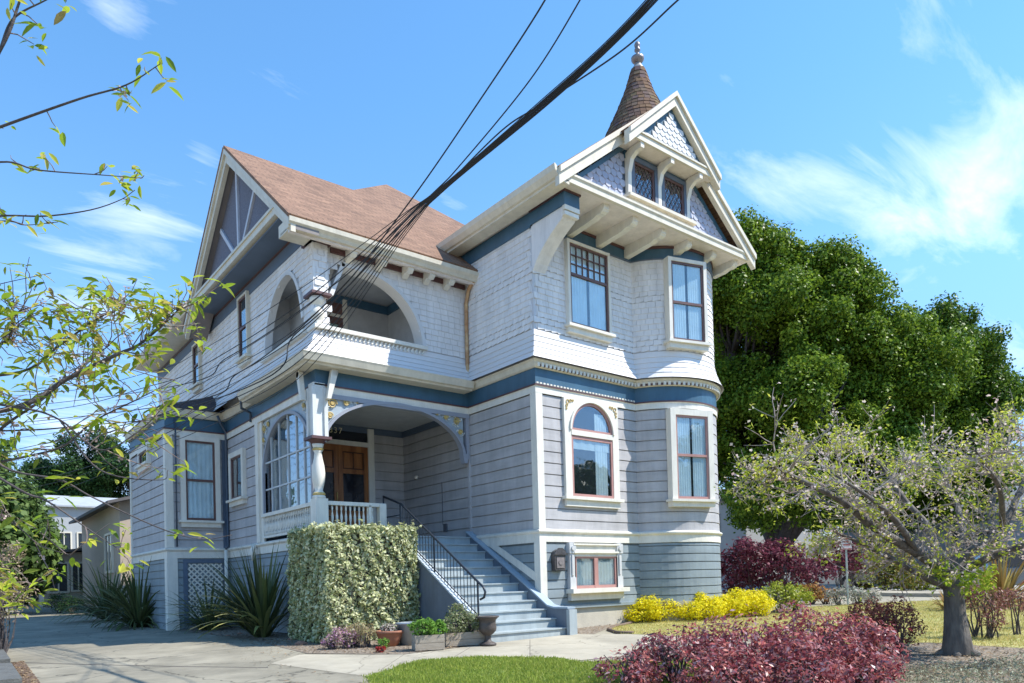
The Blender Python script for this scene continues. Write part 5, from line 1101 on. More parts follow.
# cast urn
ux,uy=-2.42,-1.28; uz=grd(ux,uy); U=thing('garden_urn','dark cast iron urn standing at the foot of the front stairs','urn',(ux,uy,uz))
mb=MB(); mb.lathe((ux,uy,uz),[(.15,0),(.16,.03),(.13,.05),(.07,.08),(.05,.13),(.065,.16),(.05,.18),(.10,.21),(.155,.27),(.165,.33),(.15,.40),(.155,.46),(.19,.50),(.215,.515),(.215,.535),(.18,.535),(.15,.50),(.14,.46)],26); mb.build('bowl',mat('cast_urn',(.075,.06,.052),.55,.3,10,.4,40),U,True)
mb=MB(); mb.lathe((ux,uy,uz+.44),[(.13,0),(.12,.02)],16); mb.build('potting_soil',SOIL,U)
WOOD=mat('weathered_wood',(.30,.25,.19),.85,.25,5,.5,40,stretch=(1,1,6),col2=(.44,.38,.30))
def planter(x,y,rz,L,Wd,h,label):
    z=grd(x,y); T=thing('planter_box',label,'planter',(x,y,z),'wooden planter boxes by the path'); T.rotation_euler.z=rz
    for k,(x0,x1,y0_,y1_) in enumerate(((-L/2,L/2,-Wd/2,-Wd/2+.03),(-L/2,L/2,Wd/2-.03,Wd/2),(-L/2,-L/2+.03,-Wd/2+.03,Wd/2-.03),(L/2-.03,L/2,-Wd/2+.03,Wd/2-.03))):
        mb=MB(); mb.box(x0,x1,y0_,y1_,.01,h/2-.003); mb.box(x0,x1,y0_,y1_,h/2+.003,h); me=bpy.data.meshes.new('side_board'); me.from_pydata(mb.v,[],mb.f); o=bpy.data.objects.new('side_board',me); COL.objects.link(o); me.materials.append(WOOD); o.parent=T
    mb=MB(); mb.box(-L/2+.03,L/2-.03,-Wd/2+.03,Wd/2-.03,.01,h-.05); me=bpy.data.meshes.new('soil_fill'); me.from_pydata(mb.v,[],mb.f); o=bpy.data.objects.new('soil_fill',me); COL.objects.link(o); me.materials.append(SOIL); o.parent=T
    return z+h
pd=math.atan2(-.35,.95)
p1=ground_px(432,651); p2=ground_px(474,646)
zt=planter(p1.x,p1.y+.12,pd,.52,.34,.27,'square weathered wooden planter holding the bright green plant')
planter(p2.x-.12,p2.y+.18,pd,.72,.36,.25,'longer weathered wooden planter between green plant and urn')
GRN=leafmat('fresh_leaves',[(.10,.22,.03),(.17,.34,.05),(.24,.42,.08),(.07,.15,.02)],.4)
mound('leafy_plant','bright green leafy plant growing in the square wooden planter',[((p1.x-.1,p1.y+.12,zt+.12),.24,.85),((p1.x+.14,p1.y+.08,zt+.08),.2,.85)],GRN,2200,.06,cat='plant',zb=zt-.05)
mound('grey_plant','trailing grey green plant in the longer wooden planter',[((p2.x-.28,p2.y+.16,zt+.12),.26,.85),((p2.x+.02,p2.y+.12,zt+.15),.26,.85),((p2.x-.12,p2.y+.3,zt+.3),.22,1)],leafmat('grey_green_leaves',[(.20,.24,.10),(.34,.36,.20),(.14,.20,.06),(.42,.40,.28)],.4),2000,.05,cat='plant',zb=zt-.05)
# metal tub behind
p=ground_px(420,646); tz=grd(p.x,p.y+.3); T=thing('metal_tub','round grey metal tub behind the square planter','tub',(p.x,p.y+.3,tz))
mb=MB(); mb.lathe((p.x,p.y+.3,tz),[(.22,0),(.27,.38),(.30,.40),(.30,.42),(.26,.42),(.24,.36)],24); mb.build('body',mat('galvanised',(.36,.40,.43),.4,.15,6,metal=.5),T,True)
mb=MB(); mb.lathe((p.x,p.y+.3,tz+.34),[(.24,0),(.24,.01)],20); mb.build('water',mat('tub_water',(.08,.10,.10),.08),T)
# terracotta bowl
p=ground_px(394,647); tx,ty=p.x,p.y+.15; tz=grd(tx,ty); T=thing('terracotta_pot','terracotta bowl with a pale plant in front of the hedge','pot',(tx,ty,tz))
mb=MB(); mb.lathe((tx,ty,tz),[(.15,0),(.21,.14),(.25,.24),(.27,.25),(.27,.29),(.24,.29),(.22,.24)],22); mb.build('bowl',mat('terracotta',(.36,.15,.09),.8,.2,8),T,True)
mb=MB(); mb.lathe((tx,ty,tz+.22),[(.22,0),(.2,.02)],18); mb.build('potting_soil',SOIL,T)
mound('succulent_plant','pale pink green succulent in the terracotta bowl',[((tx,ty,tz+.3),.17,.6)],leafmat('succulent_leaves',[(.42,.44,.34),(.55,.42,.40),(.3,.36,.22)],.2),2500,.05,cat='plant',zb=tz+.22)
p=ground_px(345,649); mound('flowering_plant','mauve pink flowering bush at the hedge corner',[((p.x,p.y,p.z+.22),.25,.9),((p.x-.2,p.y+.1,p.z+.15),.2,.85)],leafmat('mauve_petals',[(.52,.24,.44),(.62,.36,.50),(.30,.28,.18),(.40,.26,.24),(.55,.42,.30)],.35),1900,.045,cat='flower')
p=ground_px(366,648); mound('dry_plant','straw coloured dry bush beside the mauve flowers',[((p.x,p.y+.05,p.z+.25),.24,.95),((p.x-.12,p.y+.25,p.z+.3),.2,.9)],leafmat('straw_leaves',[(.45,.34,.20),(.38,.28,.16),(.30,.27,.12),(.50,.40,.25)],.35),1800,.04,cat='plant')
p=ground_px(381,653); mound('red_leaf_plant','tiny red leafed plant in the bare soil by the path',[((p.x,p.y,p.z+.06),.09,.9)],leafmat('red_plant_leaves',[(.45,.05,.04),(.3,.04,.04)],.3),3500,.04,cat='plant',stems=4)
p=ground_px(378,650); mound('yellow_plant','small yellow green plant between flowers and terracotta bowl',[((p.x+.1,p.y,p.z+.10),.13,.9)],GRN,2500,.04,cat='plant',stems=5)
# small stones in the bed
mb=MB(); 
for i,(px,py,r) in enumerate(((292,640,.10),(301,645,.13),(240,634,.07),(228,636,.06))):
    q=ground_px(px,py); mb=MB(); mb.lathe((q.x,q.y,q.z-.02),[(.01,0),(r,.02),(r*.9,r*.5),(r*.4,r*.75),(.01,r*.8)],9); o=mb.build('bed_stone',mat('brick_stone',(.34,.17,.11),.9,.3,9)); tag(o,('reddish bed stone nearest the hedge corner','larger flat reddish stone in front of the hedge corner','small reddish stone at the flax plant foot','smallest reddish stone on the driveway edge')[i],'stone','stones in the bed')
q=at(298,600,15.8); mb=MB(); z=G(q.x,q.y); mb.lathe((q.x,q.y,z),[(.11,0),(.13,.05),(.13,.5),(.05,.58),(.01,.6)],14); mb.tube([(q.x-.2,q.y,z+.40),(q.x+.05,q.y,z+.40)],.03,8); tag(mb.build('gas_meter',mat('meter_paint',(.30,.40,.42),.5,.1),None,True),'grey green utility meter between flax plant and hedge','meter')
# ------------------------------------------------------------------ cherry tree on the right
def catmull(P,n=8):
    P=[Vector(p) for p in P]; Q=[P[0]*2-P[1]]+P+[P[-1]*2-P[-2]]; out=[]
    for i in range(1,len(Q)-2):
        for k in range(n):
            t=k/n; a,b,c,d=Q[i-1],Q[i],Q[i+1],Q[i+2]
            out.append(.5*((2*b)+(-a+c)*t+(2*a-5*b+4*c-d)*t*t+(-a+3*b-3*c+d)*t**3))
    out.append(P[-1]); return out
CB=ground_px(958,655); CH=thing('cherry_tree','low spreading cherry tree with pink blossom and a thick grey trunk at right','tree',CB)
rs=random.Random(21); tmb=MB(); wmb=MB(); leafP=[]; blosP=[]
def cw(px,py,d): return at(px,py,d)
trunk=catmull([CB+Vector((0,0,-.15)),cw(957,640,10.3),cw(955,615,10.3),cw(953,590,10.3),cw(946,578,10.3)],6)
tmb.tube(trunk,[.13*(1-i/len(trunk))**3+.122 for i in range(len(trunk))],16)
for a in range(6):   # root flare
    an=a*1.05+.3; tmb.tube([CB+Vector((.05*math.cos(an),.05*math.sin(an),.22)),CB+Vector((.2*math.cos(an),.2*math.sin(an),.03)),CB+Vector((.42*math.cos(an),.42*math.sin(an),-.06))],[.09,.06,.025],8)
limbs=[([(946,582,10.3),(936,566,10.2),(918,553,10.0),(900,543,9.8),(875,528,9.5),(840,500,9.2),(800,480,9.0),(770,466,8.9)],.085),
 ([(944,585,10.3),(925,577,10.1),(895,560,9.9),(865,545,9.7),(835,532,9.5)],.055),
 ([(950,580,10.3),(962,558,10.4),(980,545,10.5),(1003,527,10.7),(1018,495,10.9),(1035,455,11.2)],.085),
 ([(990,540,10.6),(992,505,11.2),(1002,470,11.8),(1010,435,12.2)],.05),
 ([(955,575,10.4),(985,560,10.0),(1015,548,9.6),(1050,535,9.3),(1100,505,9.0)],.06),
 ([(936,566,10.2),(930,530,10.8),(905,500,11.3),(880,465,11.8),(860,445,12.0)],.055),
 ([(962,556,10.4),(960,515,11.2),(945,478,11.8),(935,455,12.2)],.05),
 ([(918,553,10.0),(895,520,9.3),(870,498,8.8),(835,475,8.6)],.045),
 ([(875,528,9.5),(850,495,10.2),(830,470,10.8),(815,450,11.2)],.035),
 ([(1003,527,10.7),(1000,490,10.0),(985,465,9.6),(975,450,9.4)],.04),
 ([(900,543,9.8),(860,520,10.5),(820,500,11.2),(780,490,11.8)],.035),
 ([(1018,495,10.9),(1040,470,12),(1060,430,13)],.04)]
def grow(p,d,L,r,lev):
    pts=[p]; q=p.copy(); dd=d.normalized(); K=4
    for k in range(K):
        dd=(dd+Vector((rs.gauss(0,.16),rs.gauss(0,.16),rs.gauss(.02,.14)))).normalized(); q=q+dd*L/K; pts.append(q.copy())
    wmb.tube(pts,[r*(1-.6*i/K) for i in range(K+1)],4 if lev else 5,cap=False)
    if lev>=2:
        for k in range(1,K+1):
            for _ in range(rs.choice((0,1,1,1))):
                v_=pts[k]+Vector((rs.gauss(0,.035),rs.gauss(0,.035),rs.gauss(0,.035))); (leafP if rs.random()<.56 else blosP).append(v_)
        return
    for k in range(1,K+1):
        for _ in range(2 if k<K else 3):
            nd=(dd*.7+Vector((rs.gauss(0,.8),rs.gauss(0,.8),rs.gauss(.05,.55)))).normalized(); grow(pts[k],nd,L*rs.uniform(.55,.85),r*.55,lev+1)
for path,r in limbs:
    pts=catmull([cw(*q) for q in path],5); n=len(pts); tmb.tube(pts,[r*1.15*(1-.8*i/n) for i in range(n)],9)
    for i in range(4,n,2):
        for _ in range(1 if rs.random()<.75 else 2):
            t=(pts[min(i+1,n-1)]-pts[i-1]).normalized(); nd=(t*.5+Vector((rs.gauss(0,.8),rs.gauss(0,.8),rs.gauss(.02,.5)))).normalized(); grow(pts[i],nd,rs.uniform(.35,.75),.013,1 if i<n-6 else 0 if rs.random()<.15 else 1)
tmb.build('trunk',BARK,CH,True); wmb.build('twigs',TWIG,CH)
def burst(P,per,spread):
    A=np.array([tuple(p) for p in P]); A=np.repeat(A,per,0); return A+RNG.normal(0,spread,A.shape)
CHL=leafmat('cherry_leaves',[(.38,.46,.04),(.52,.58,.06),(.64,.64,.10),(.28,.38,.04),(.58,.50,.13)],.5,.4)
CHB=leafmat('cherry_blossom',[(.82,.64,.62),(.86,.76,.68),(.66,.46,.46),(.76,.70,.54),(.60,.48,.38)],.4,.6)
def pj(p):
    d=Vector(p)-CAM; z_=d.dot(FW); return CX_+F_*d.dot(RT)/z_, CY_-F_*d.dot(UPV)/z_
keep=lambda p: not (838<pj(p)[0]<858 and 530<pj(p)[1]<560)
leafP=[p for p in leafP if keep(p)]; blosP=[p for p in blosP if keep(p)]
A=burst(leafP,3,.024); leafmesh('leaves',A,np.tile((0,0,1),(len(A),1)),.06,CHL,CH,.45,1.2)
B=burst(blosP,2,.018); leafmesh('blossom',B,np.tile((0,0,1),(len(B),1)),.042,CHB,CH,.85,1.5)
A=burst([at(962+rs.uniform(-30,32),578+rs.gauss(0,9),10.1+rs.uniform(-.3,.3)) for _ in range(130)],5,.03); leafmesh('shoot_leaves',A,np.tile((0,0,1),(len(A),1)),.075,leafmat('shoot_leaves',[(.26,.40,.03),(.36,.50,.05),(.50,.52,.06)],.5),CH,.45,1.2)
# ------------------------------------------------------------------ near cherry tree at left, trunk outside the picture
NB=at(-330,600,4.6); NB.z=G(NB.x,NB.y); NT=thing('cherry_tree','near cherry tree at left reaching in with fresh green leafy branches','tree',NB)
rs=random.Random(5); tmb=MB(); wmb=MB(); LP=[]; BP=[]; LD=[]
cr=at(-300,430,4.6)
tmb.tube(catmull([NB-Vector((0,0,.1)),NB.lerp(cr,.5)+Vector((.04,0,0)),cr],5),[.17-.06*i/10 for i in range(11)],12)
br=[([(-300,430,4.6),(-180,420,4.4),(0,411,4.2),(67,379,4.3),(116,355,4.3),(140,344,4.35),(169,319,4.4),(182,306,4.4)],.020,.9),
 ([(-300,430,4.6),(-200,260,4.4),(-60,150,4.0),(0,127,4.0),(79,99,4.0),(126,85,4.0),(160,64,4.0)],.013,.28),
 ([(-200,260,4.4),(-80,180,4.5),(0,162,4.5),(38,170,4.5),(102,175,4.5),(140,178,4.5)],.010,.42),
 ([(-200,260,4.4),(-60,140,3.7),(0,50,3.6),(20,0,3.6),(40,-60,3.6)],.016,.2),
 ([(0,50,3.6),(13,19,3.6),(44,1,3.6),(75,-14,3.6)],.007,.3),
 ([(-200,300,4.6),(-60,225,4.4),(0,216,4.4),(46,216,4.4),(90,210,4.4),(120,200,4.4),(135,190,4.4)],.009,.12),
 ([(-60,225,4.4),(5,221,4.4),(25,225,4.4),(58,222,4.4)],.006,.15),
 ([(-200,330,4.8),(-60,300,4.6),(0,284,4.6),(51,273,4.6)],.007,.08),
 ([(-250,400,4.6),(-80,380,4.5),(0,345,4.5),(12,325,4.5),(18,312,4.5),(40,305,4.5)],.014,.9),
 ([(-80,380,4.5),(20,372,4.6),(60,345,4.6),(95,320,4.6),(120,308,4.6),(125,300,4.6)],.010,1.0),
 ([(-250,460,4.6),(-60,455,4.3),(21,414,4.3),(62,383,4.4),(90,360,4.5),(110,345,4.5)],.013,.9),
 ([(-250,470,4.6),(-80,480,4.2),(0,462,4.2),(61,447,4.2),(94,421,4.2),(140,398,4.2),(175,380,4.2)],.012,.6),
 ([(-250,440,4.6),(-60,405,4.1),(20,408,4.1),(60,420,4.1),(100,450,4.1),(140,430,4.1),(168,402,4.1)],.010,.6),
 ([(-250,480,4.6),(-60,440,4.0),(10,470,4.0),(60,480,4.0),(94,498,4.0),(162,529,4.0),(202,539,4.0),(232,535,4.0)],.009,.10),
 ([(-60,440,4.0),(20,490,4.0),(47,501,4.0),(91,531,4.0),(120,550,4.0)],.009,.35),
 ([(-250,500,4.6),(-60,560,3.9),(0,585,3.9),(22,590,3.9),(40,578,3.9)],.007,.5),
 ([(-60,560,3.9),(0,520,4.1),(40,545,4.1),(70,555,4.1)],.006,.6),
 ([(-200,420,4.6),(-60,430,4.3),(30,430,4.3),(90,425,4.3),(150,420,4.3),(185,415,4.3)],.008,.35),
 ([(60,420,4.1),(100,470,4.1),(160,480,4.1),(168,470,4.1)],.006,.12)]
def leafy(pt,dirn,cnt=5,big=1.0):
    for _ in range(cnt): LP.append(tuple(pt+Vector((rs.gauss(0,.02),rs.gauss(0,.02),rs.gauss(-.01,.02))))); LD.append(big)
for path,r,lv in br:
    if path[0][0]<=-200 and path[0][0]>-300 and path[0][:2]!=(-200,260): path=[(-300,430,4.6)]+path
    if path[0][:2]==(-200,260): path=[(-300,430,4.6)]+path
    pts=catmull([at(*q) for q in path],7); n=len(pts); tmb.tube(pts,[max(.0022,r*(1-.85*i/n)) for i in range(n)],7)
    for i in range(int(n*.35),n):
        if rs.random()<lv*1.0:
            for _ in range(2 if lv>.8 else 1):
                d=Vector((rs.gauss(0,.6),rs.gauss(0,.6),rs.gauss(.15,.6))).normalized(); L=rs.uniform(.06,.28)*(1.2 if lv>.5 else .5); q=pts[i]; tp=[q]
                for k in range(3): d=(d+Vector((rs.gauss(0,.25),rs.gauss(0,.25),rs.gauss(.03,.2)))).normalized(); q=q+d*L/3; tp.append(q)
                wmb.tube(tp,[.0035,.003,.0025,.0015],5)
                if rs.random()<.8: leafy(tp[-1],d,rs.randint(3,6))
                if rs.random()<.35: leafy(tp[2],d,3,.8)
                if rs.random()<.35*lv: 
                    for _ in range(8): BP.append(tuple(tp[1]+Vector((rs.gauss(0,.02),rs.gauss(0,.02),rs.gauss(0,.02)))))
    leafy(pts[-1],None,4,.8) if lv>.3 else None
tmb.build('trunk',BARKD,NT,True); wmb.build('twigs',mat('reddish_twig',(.10,.06,.05),.7,.2,12,col2=(.24,.19,.17)),NT)
def cherry_leaves(name,P,S,m,parent):
    mb=MB()
    for (p,s_) in zip(P,S):
        p=Vector(p); a=rs.uniform(0,6.28); d=Vector((math.cos(a),math.sin(a),rs.uniform(-.9,.35))).normalized(); n=(Vector((rs.gauss(0,.4),rs.gauss(0,.4),1))); sd=d.cross(n).normalized(); up_=sd.cross(d).normalized(); L=.088*s_*rs.uniform(.55,1.25); w_=L*rs.uniform(.28,.40)*.5; cu=rs.uniform(.05,.25)
        V=[p+d*.008]
        prof_=[(.22,.75),(.5,1.0),(.78,.62)]
        for t,w2 in prof_:
            c=p+d*(.008+L*t)-up_*(cu*L*t*t); V+=[c-sd*w_*w2+up_*w_*.35*w2,c,c+sd*w_*w2+up_*w_*.35*w2]
        V.append(p+d*(.008+L)-up_*cu*L)
        mb.add(V,[(0,2,1),(0,3,2),(1,2,5,4),(2,3,6,5),(4,5,8,7),(5,6,9,8),(7,8,10),(8,9,10)])
    return mb.build(name,m,parent,False)
cherry_leaves('leaves',LP,LD,leafmat('near_cherry_leaves',[(.20,.32,.03),(.36,.48,.04),(.50,.56,.06),(.12,.22,.03),(.60,.58,.09),(.40,.28,.11)],.5,.35),NT)
leafmesh('blossom',BP,np.tile((0,0,1),(len(BP),1)),.022,leafmat('near_blossom',[(.65,.48,.46),(.72,.62,.58),(.42,.25,.22)],.4,.6),NT,.8,1.5)
# ------------------------------------------------------------------ overhead cables
CAB=mat('black_cable',(.018,.018,.022),.6)
def cable(pts,r,label,grp='overhead cables crossing the sky'):
    mb=MB(); P=catmull(pts,14); mb.tube(P,r,6); o=mb.build('overhead_cable',CAB,None,True); tag(o,label,'cable',grp)
Bn=[((700,-50,4.6),(622,30,6.0),(540,108,8.4),(440,193,11.5))]
fan=[(289,351,372,'uppermost'),(304,367,386,'second from top'),(312,375,396,'third from top'),(326,384,404,'fourth from top'),(334,393,414,'middle'),(343,400,420,'fifth from bottom'),(352,408,428,'fourth from bottom'),(360,414,436,'third from bottom'),(368,421,440,'second from bottom'),(377,430,446,'lowest')]
LBL=['uppermost','second','third','fourth','fifth','sixth','seventh','eighth','ninth','lowest']
for i,(ya_,yb_,yc_,lb) in enumerate(fan):
    o=i-4.5; z_=(i%3-1)*.8; q=[at(722+o*.9+z_,-78+o,7.5),at(624+o*.8+z_,30+o*.4,8.3),at(541+o*.7+z_,106+o*.5,9.2),at(441+o*.5,190+o*.3,10.4),at(404+o*.9,224+o*1.7,10.9),at(300,ya_,12.6),at(200,yb_,15.2),at(150,yc_+(4 if i>3 else 0),17),at(40,yc_+22+i*3,23),at(-120,yc_+30+i*5,36)]
    cable(q,(.0065,.009,.006)[i%3],'black bundle cable, '+LBL[i]+' of ten strands where they fan over the balcony','cables of the thick bundle')
cable([at(560,-40,8.5),at(545,0,9),at(480,100,10.5),at(405,208,11.5),at(330,300,12.8),at(240,372,14.8),at(150,408,17.5),at(-60,430,40)],.011,'thin separate cable left of the bundle, leftmost at the top edge','thin single cables')
cable([at(605,-50,8.5),at(580,0,9),at(530,80,10),at(462,163,10.8),at(430,196,11.2),at(340,280,12.3),at(230,356,14.5),at(140,392,17.5),at(-60,415,40)],.010,'thin separate cable close left of the bundle','thin single cables')
cable([at(730,-45,8),at(678,0,8.6),at(620,52,9.4),at(540,105,10.4),at(500,132,11),at(440,192,11.6),at(400,232,12),at(300,330,13),at(180,410,16),at(-80,470,40)],.012,'thin cable right of the bundle passing close under the finial','thin single cables')
# ------------------------------------------------------------------ street sign
sb=onG(847,21.3); T=thing('street_sign','small square pinkish parking sign on a thin grey pole beyond the lawn','sign',sb)
tp=at(846,536,21.3)
mb=MB(); mb.tube([sb-Vector((0,0,.2)),Vector((sb.x,sb.y,tp.z))],.028,8); mb.build('pole',mat('galvanised_pole',(.45,.50,.50),.4,.1,4,metal=.5),T)
fa=Face((sb.x,sb.y,0),RT,(-FW.x,-FW.y,0)); mb=MB(); h_=tp.z; fbox(mb,fa,-.15,.15,h_-.40,h_,.03,.04); sp=mb.build('sign_plate',mat('sign_white',(.72,.62,.62),.4,.05,4),T)
mb=MB(); 
for k in range(3): fbox(mb,fa,-.10,.10,h_-.10-k*.09,h_-.06-k*.09,.041,.044)
fbox(mb,fa,-.14,.14,h_-.39,h_-.37,.041,.044); fbox(mb,fa,-.14,.14,h_-.03,h_-.01,.041,.044); mb.build('sign_marks',mat('sign_red',(.45,.06,.06),.4),sp)
# ------------------------------------------------------------------ neighbouring buildings
STUC=mat('beige_stucco',(.46,.38,.30),.85,.08,1.2,.3,60); WHT=mat('white_boards',(.36,.37,.37),.7,.05,2); RFG=mat('grey_roof',(.13,.12,.12),.9,.15,3); WIN=mat('window_dark',(.03,.04,.05),.12,spec=.7)
def house(name,label,x0,x1,y0_,y1_,z0,z1,wm,roofm,rz,wins,ridge='y',eave=.4,cat='house',garage=None):
    T=thing(name,label,cat,((x0+x1)/2,(y0_+y1_)/2,z0)); mb=MB(); mb.box(x0,x1,y0_,y1_,z0,z1)
    if ridge=='y': mb.prism([(x0,y0_+.01,z1),(x1,y0_+.01,z1),((x0+x1)/2,y0_+.01,z1+rz-.1)],(0,y1_-y0_-.02,0))
    else: mb.prism([(x0+.01,y0_,z1),(x0+.01,y1_,z1),(x0+.01,(y0_+y1_)/2,z1+rz-.1)],(x1-x0-.02,0,0))
    mb.build('wall',wm,T)
    mb=MB(); e=eave; th=.12
    if ridge=='y':
        xm=(x0+x1)/2; s_=rz/(xm-x0)
        for sg,xe in ((-1,x0-e),(1,x1+e)): mb.prism([(xe,y0_-e,z1-e*s_),(xm,y0_-e,z1+rz),(xm,y0_-e,z1+rz+th),(xe,y0_-e,z1-e*s_+th)],(0,y1_-y0_+2*e,0))
    else:
        ym=(y0_+y1_)/2; s_=rz/(ym-y0_)
        for ye in (y0_-e,y1_+e): mb.prism([(x0-e,ye,z1-e*s_),(x0-e,ym,z1+rz),(x0-e,ym,z1+rz+th),(x0-e,ye,z1-e*s_+th)],(x1-x0+2*e,0,0))
    mb.build('roof',roofm,T)
    for (fc,u0,u1,v0,v1) in wins:
        f={'F':FF(y0_),'L':FL(x0)}[fc]; mb=MB(); c=.1
        fbox(mb,f,u0-c,u0,v0-c,v1+c,0,.08); fbox(mb,f,u1,u1+c,v0-c,v1+c,0,.08); fbox(mb,f,u0,u1,v1,v1+c,0,.078); fbox(mb,f,u0,u1,v0-c,v0,0,.078); fbox(mb,f,(u0+u1)/2-.03,(u0+u1)/2+.03,v0,v1,.02,.06); wn=mb.build('window',TRIM,T)
        mb=MB(); fbox(mb,f,u0,u1,v0,v1,.0,.025); mb.build('glass',WIN,wn)
    return T
# beige neighbour behind the house on the driveway side
house('beige_house','beige stucco house with a cream framed window beside the driveway',-4.45,2,20.5,30,-.2,4.4,STUC,RFG,.9,[('L',22.0,23.4,1.7,3.2)],'y',.5)
house('garage','low beige outbuilding with wide dark windows at the driveway end',-6.0,-1.5,31,38,0,2.75,STUC,RFG,.3,[('F',-4.75,-4.25,.95,2.3),('F',-5.75,-5.0,.9,2.3),('L',32,36.5,1.0,2.3)],'y',.35)
house('white_house','pale boarded white house behind the beige outbuilding',-6,9,50,60,.2,7.2,WHT,mat('pale_roof',(.36,.38,.40),.8,.1,2),1.2,[('F',-3.2,-2.4,3.6,5.2),('F',-1.9,-1.1,3.6,5.2),('F',-5.2,-4.4,3.6,5.2)],'x')
house('white_building','white two storey building partly hidden right of the turret',29,38,14,30,.1,5.6,WHT,RFG,1.2,[('L',16,17.2,3.2,4.8),('L',18.4,19.6,3.2,4.8),('L',21,22.2,3.2,4.8),('L',24,25.2,3.2,4.8),('L',26.5,27.8,3.2,4.8),('L',16,17.2,.9,2.3),('L',19,20.2,.9,2.3),('L',24,25.4,.9,2.3)],'y')
house('grey_house','grey blue house across the side street behind the cherry tree',31,42,-4,9,.1,3.6,mat('grey_blue_wall',(.26,.31,.36),.7,.08,2),mat('grey_shingle_far',(.16,.17,.19),.9,.2,3),1.6,[('L',-2.5,-1.0,1.2,2.8),('L',1,3.2,1.0,2.8),('L',6,7.4,1.2,2.8)],'y',.6)
house('low_house','low pale house with dark roof at the right edge across the street',33,44,-20,-7,.1,3.2,mat('pale_wall_far',(.48,.50,.50),.7,.08,2),mat('grey_shingle_far',(.2,.2,.2)),1.4,[('L',-18,-16,1.0,2.6),('L',-12,-10,1.0,2.6)],'y',.6)
# ------------------------------------------------------------------ cars
def car(label,loc,rz,paint,Lc=4.5,Wc=1.8,Hc=1.5,suv=False,group='parked cars'):
    T=thing('parked_car',label,'car',loc,group); T.rotation_euler.z=rz
    def lk(name,mb,m,par=T,smooth=False):
        me=bpy.data.meshes.new(name); me.from_pydata(mb.v,[],mb.f); me.materials.append(m); o=bpy.data.objects.new(name,me); COL.objects.link(o); o.parent=par
        if smooth: me.polygons.foreach_set('use_smooth',[True]*len(me.polygons))
        return o
    h=Hc; hb=h*.58; x=Lc/2
    sec=[(-x,.32),(-x-.02+.04,hb*.8),(-x+.15,hb),(-x*.86,hb*1.02),(x*.35,hb*1.04),(x*.80,hb*.92),(x-.04,hb*.72),(x,.45),(x-.05,.28)]
    mb=MB(); nv=len(sec); vs=[]
    for yy,ins in ((-Wc/2+.0,.04),(-Wc/2+.10,0),(Wc/2-.10,0),(Wc/2,.04)):
        for (a,b) in sec: vs.append((a*(1-ins*.5),yy,b-(ins if b>.5 else 0)))
    fs=[(i*nv+j,(i+1)*nv+j,(i+1)*nv+(j+1)%nv,i*nv+(j+1)%nv) for i in range(3) for j in range(nv)]+[tuple(range(nv)),tuple(3*nv+j for j in range(nv-1,-1,-1))]
    mb.add(vs,fs); body=lk('body',mb,paint)
    gsec=[(-x*.84,hb),(-x*.62 if not suv else -x*.82,h-.05),(-x*.45 if not suv else -x*.7,h),(x*.08,h),(x*.16,h-.04),(x*.48,hb)]
    mb=MB(); n=len(gsec); vs=[]
    for yy,k in ((-Wc/2+.08,0),(-Wc/2+.24,1),(Wc/2-.24,1),(Wc/2-.08,0)):
        for (a,b) in gsec: vs.append((a,yy if b<hb+.02 else (yy+(.10 if yy<0 else -.10) if k==0 else yy),b if k else min(b,h-.06)))
    fs=[(i*n+j,(i+1)*n+j,(i+1)*n+j+1,i*n+j+1) for i in range(3) for j in range(n-1)]+[tuple(range(n)),tuple(3*n+j for j in range(n-1,-1,-1))]
    mb.add(vs,fs); lk('cabin_glass',mb,mat('car_glass',(.02,.025,.03),.08,spec=.8))
    mb=MB(); mb.hexa([(gsec[2][0]-.05,-Wc/2+.26,h-.005),(gsec[3][0]+.05,-Wc/2+.26,h-.005),(gsec[3][0]+.05,Wc/2-.26,h-.005),(gsec[2][0]-.05,Wc/2-.26,h-.005),(gsec[2][0],-Wc/2+.3,h+.03),(gsec[3][0],-Wc/2+.3,h+.03),(gsec[3][0],Wc/2-.3,h+.03),(gsec[2][0],Wc/2-.3,h+.03)]); lk('roof_panel',mb,paint)
    for sx in (-x*.62,x*.62):
        for sy in (-1,1):
            mb=MB(); yy=sy*(Wc/2-.1)
            mb.tube([(sx,yy-.10,.32),(sx,yy+.11,.32)],.32,20); wl=lk('wheel',mb,mat('tyre_rubber',(.02,.02,.02),.8))
            mb=MB(); mb.tube([(sx,yy+sy*.105,.32),(sx,yy+sy*.125,.32)],.19,14); lk('rim',mb,mat('rim_metal',(.45,.45,.46),.3,metal=.8),wl)
    for sy in (-1,1):
        mb=MB(); mb.box(x-.10,x+.01,sy*(Wc/2-.32)-.16,sy*(Wc/2-.32)+.16,.55,.70); lk('headlight',mb,mat('lamp_glass',(.7,.7,.7),.1))
        mb=MB(); mb.box(-x-.01,-x+.10,sy*(Wc/2-.25)-.12,sy*(Wc/2-.25)+.12,.6,.78); lk('tail_light',mb,mat('tail_red',(.3,.01,.01),.2))
    return T
g=onG(40,40); car('dark grey green car parked at the end of the driveway',(g.x,g.y,g.z+.02),R(-100),mat('dark_car_paint',(.06,.09,.10),.25,.05,1,metal=.3),4.4,1.8,1.55,True)
g=onG(62,46); car('black car half hidden behind the grey green one by the garage',(g.x-.2,g.y,g.z+.02),R(-96),mat('black_car_paint',(.012,.012,.014),.25,.05,1,metal=.2),4.5,1.8,1.5,True)
g=onG(822,31); car('cream white car parked across the street behind the orange shrub',(g.x,g.y,g.z+.02),R(95),mat('cream_car_paint',(.62,.58,.50),.3,.04,1),4.6,1.8,1.45)
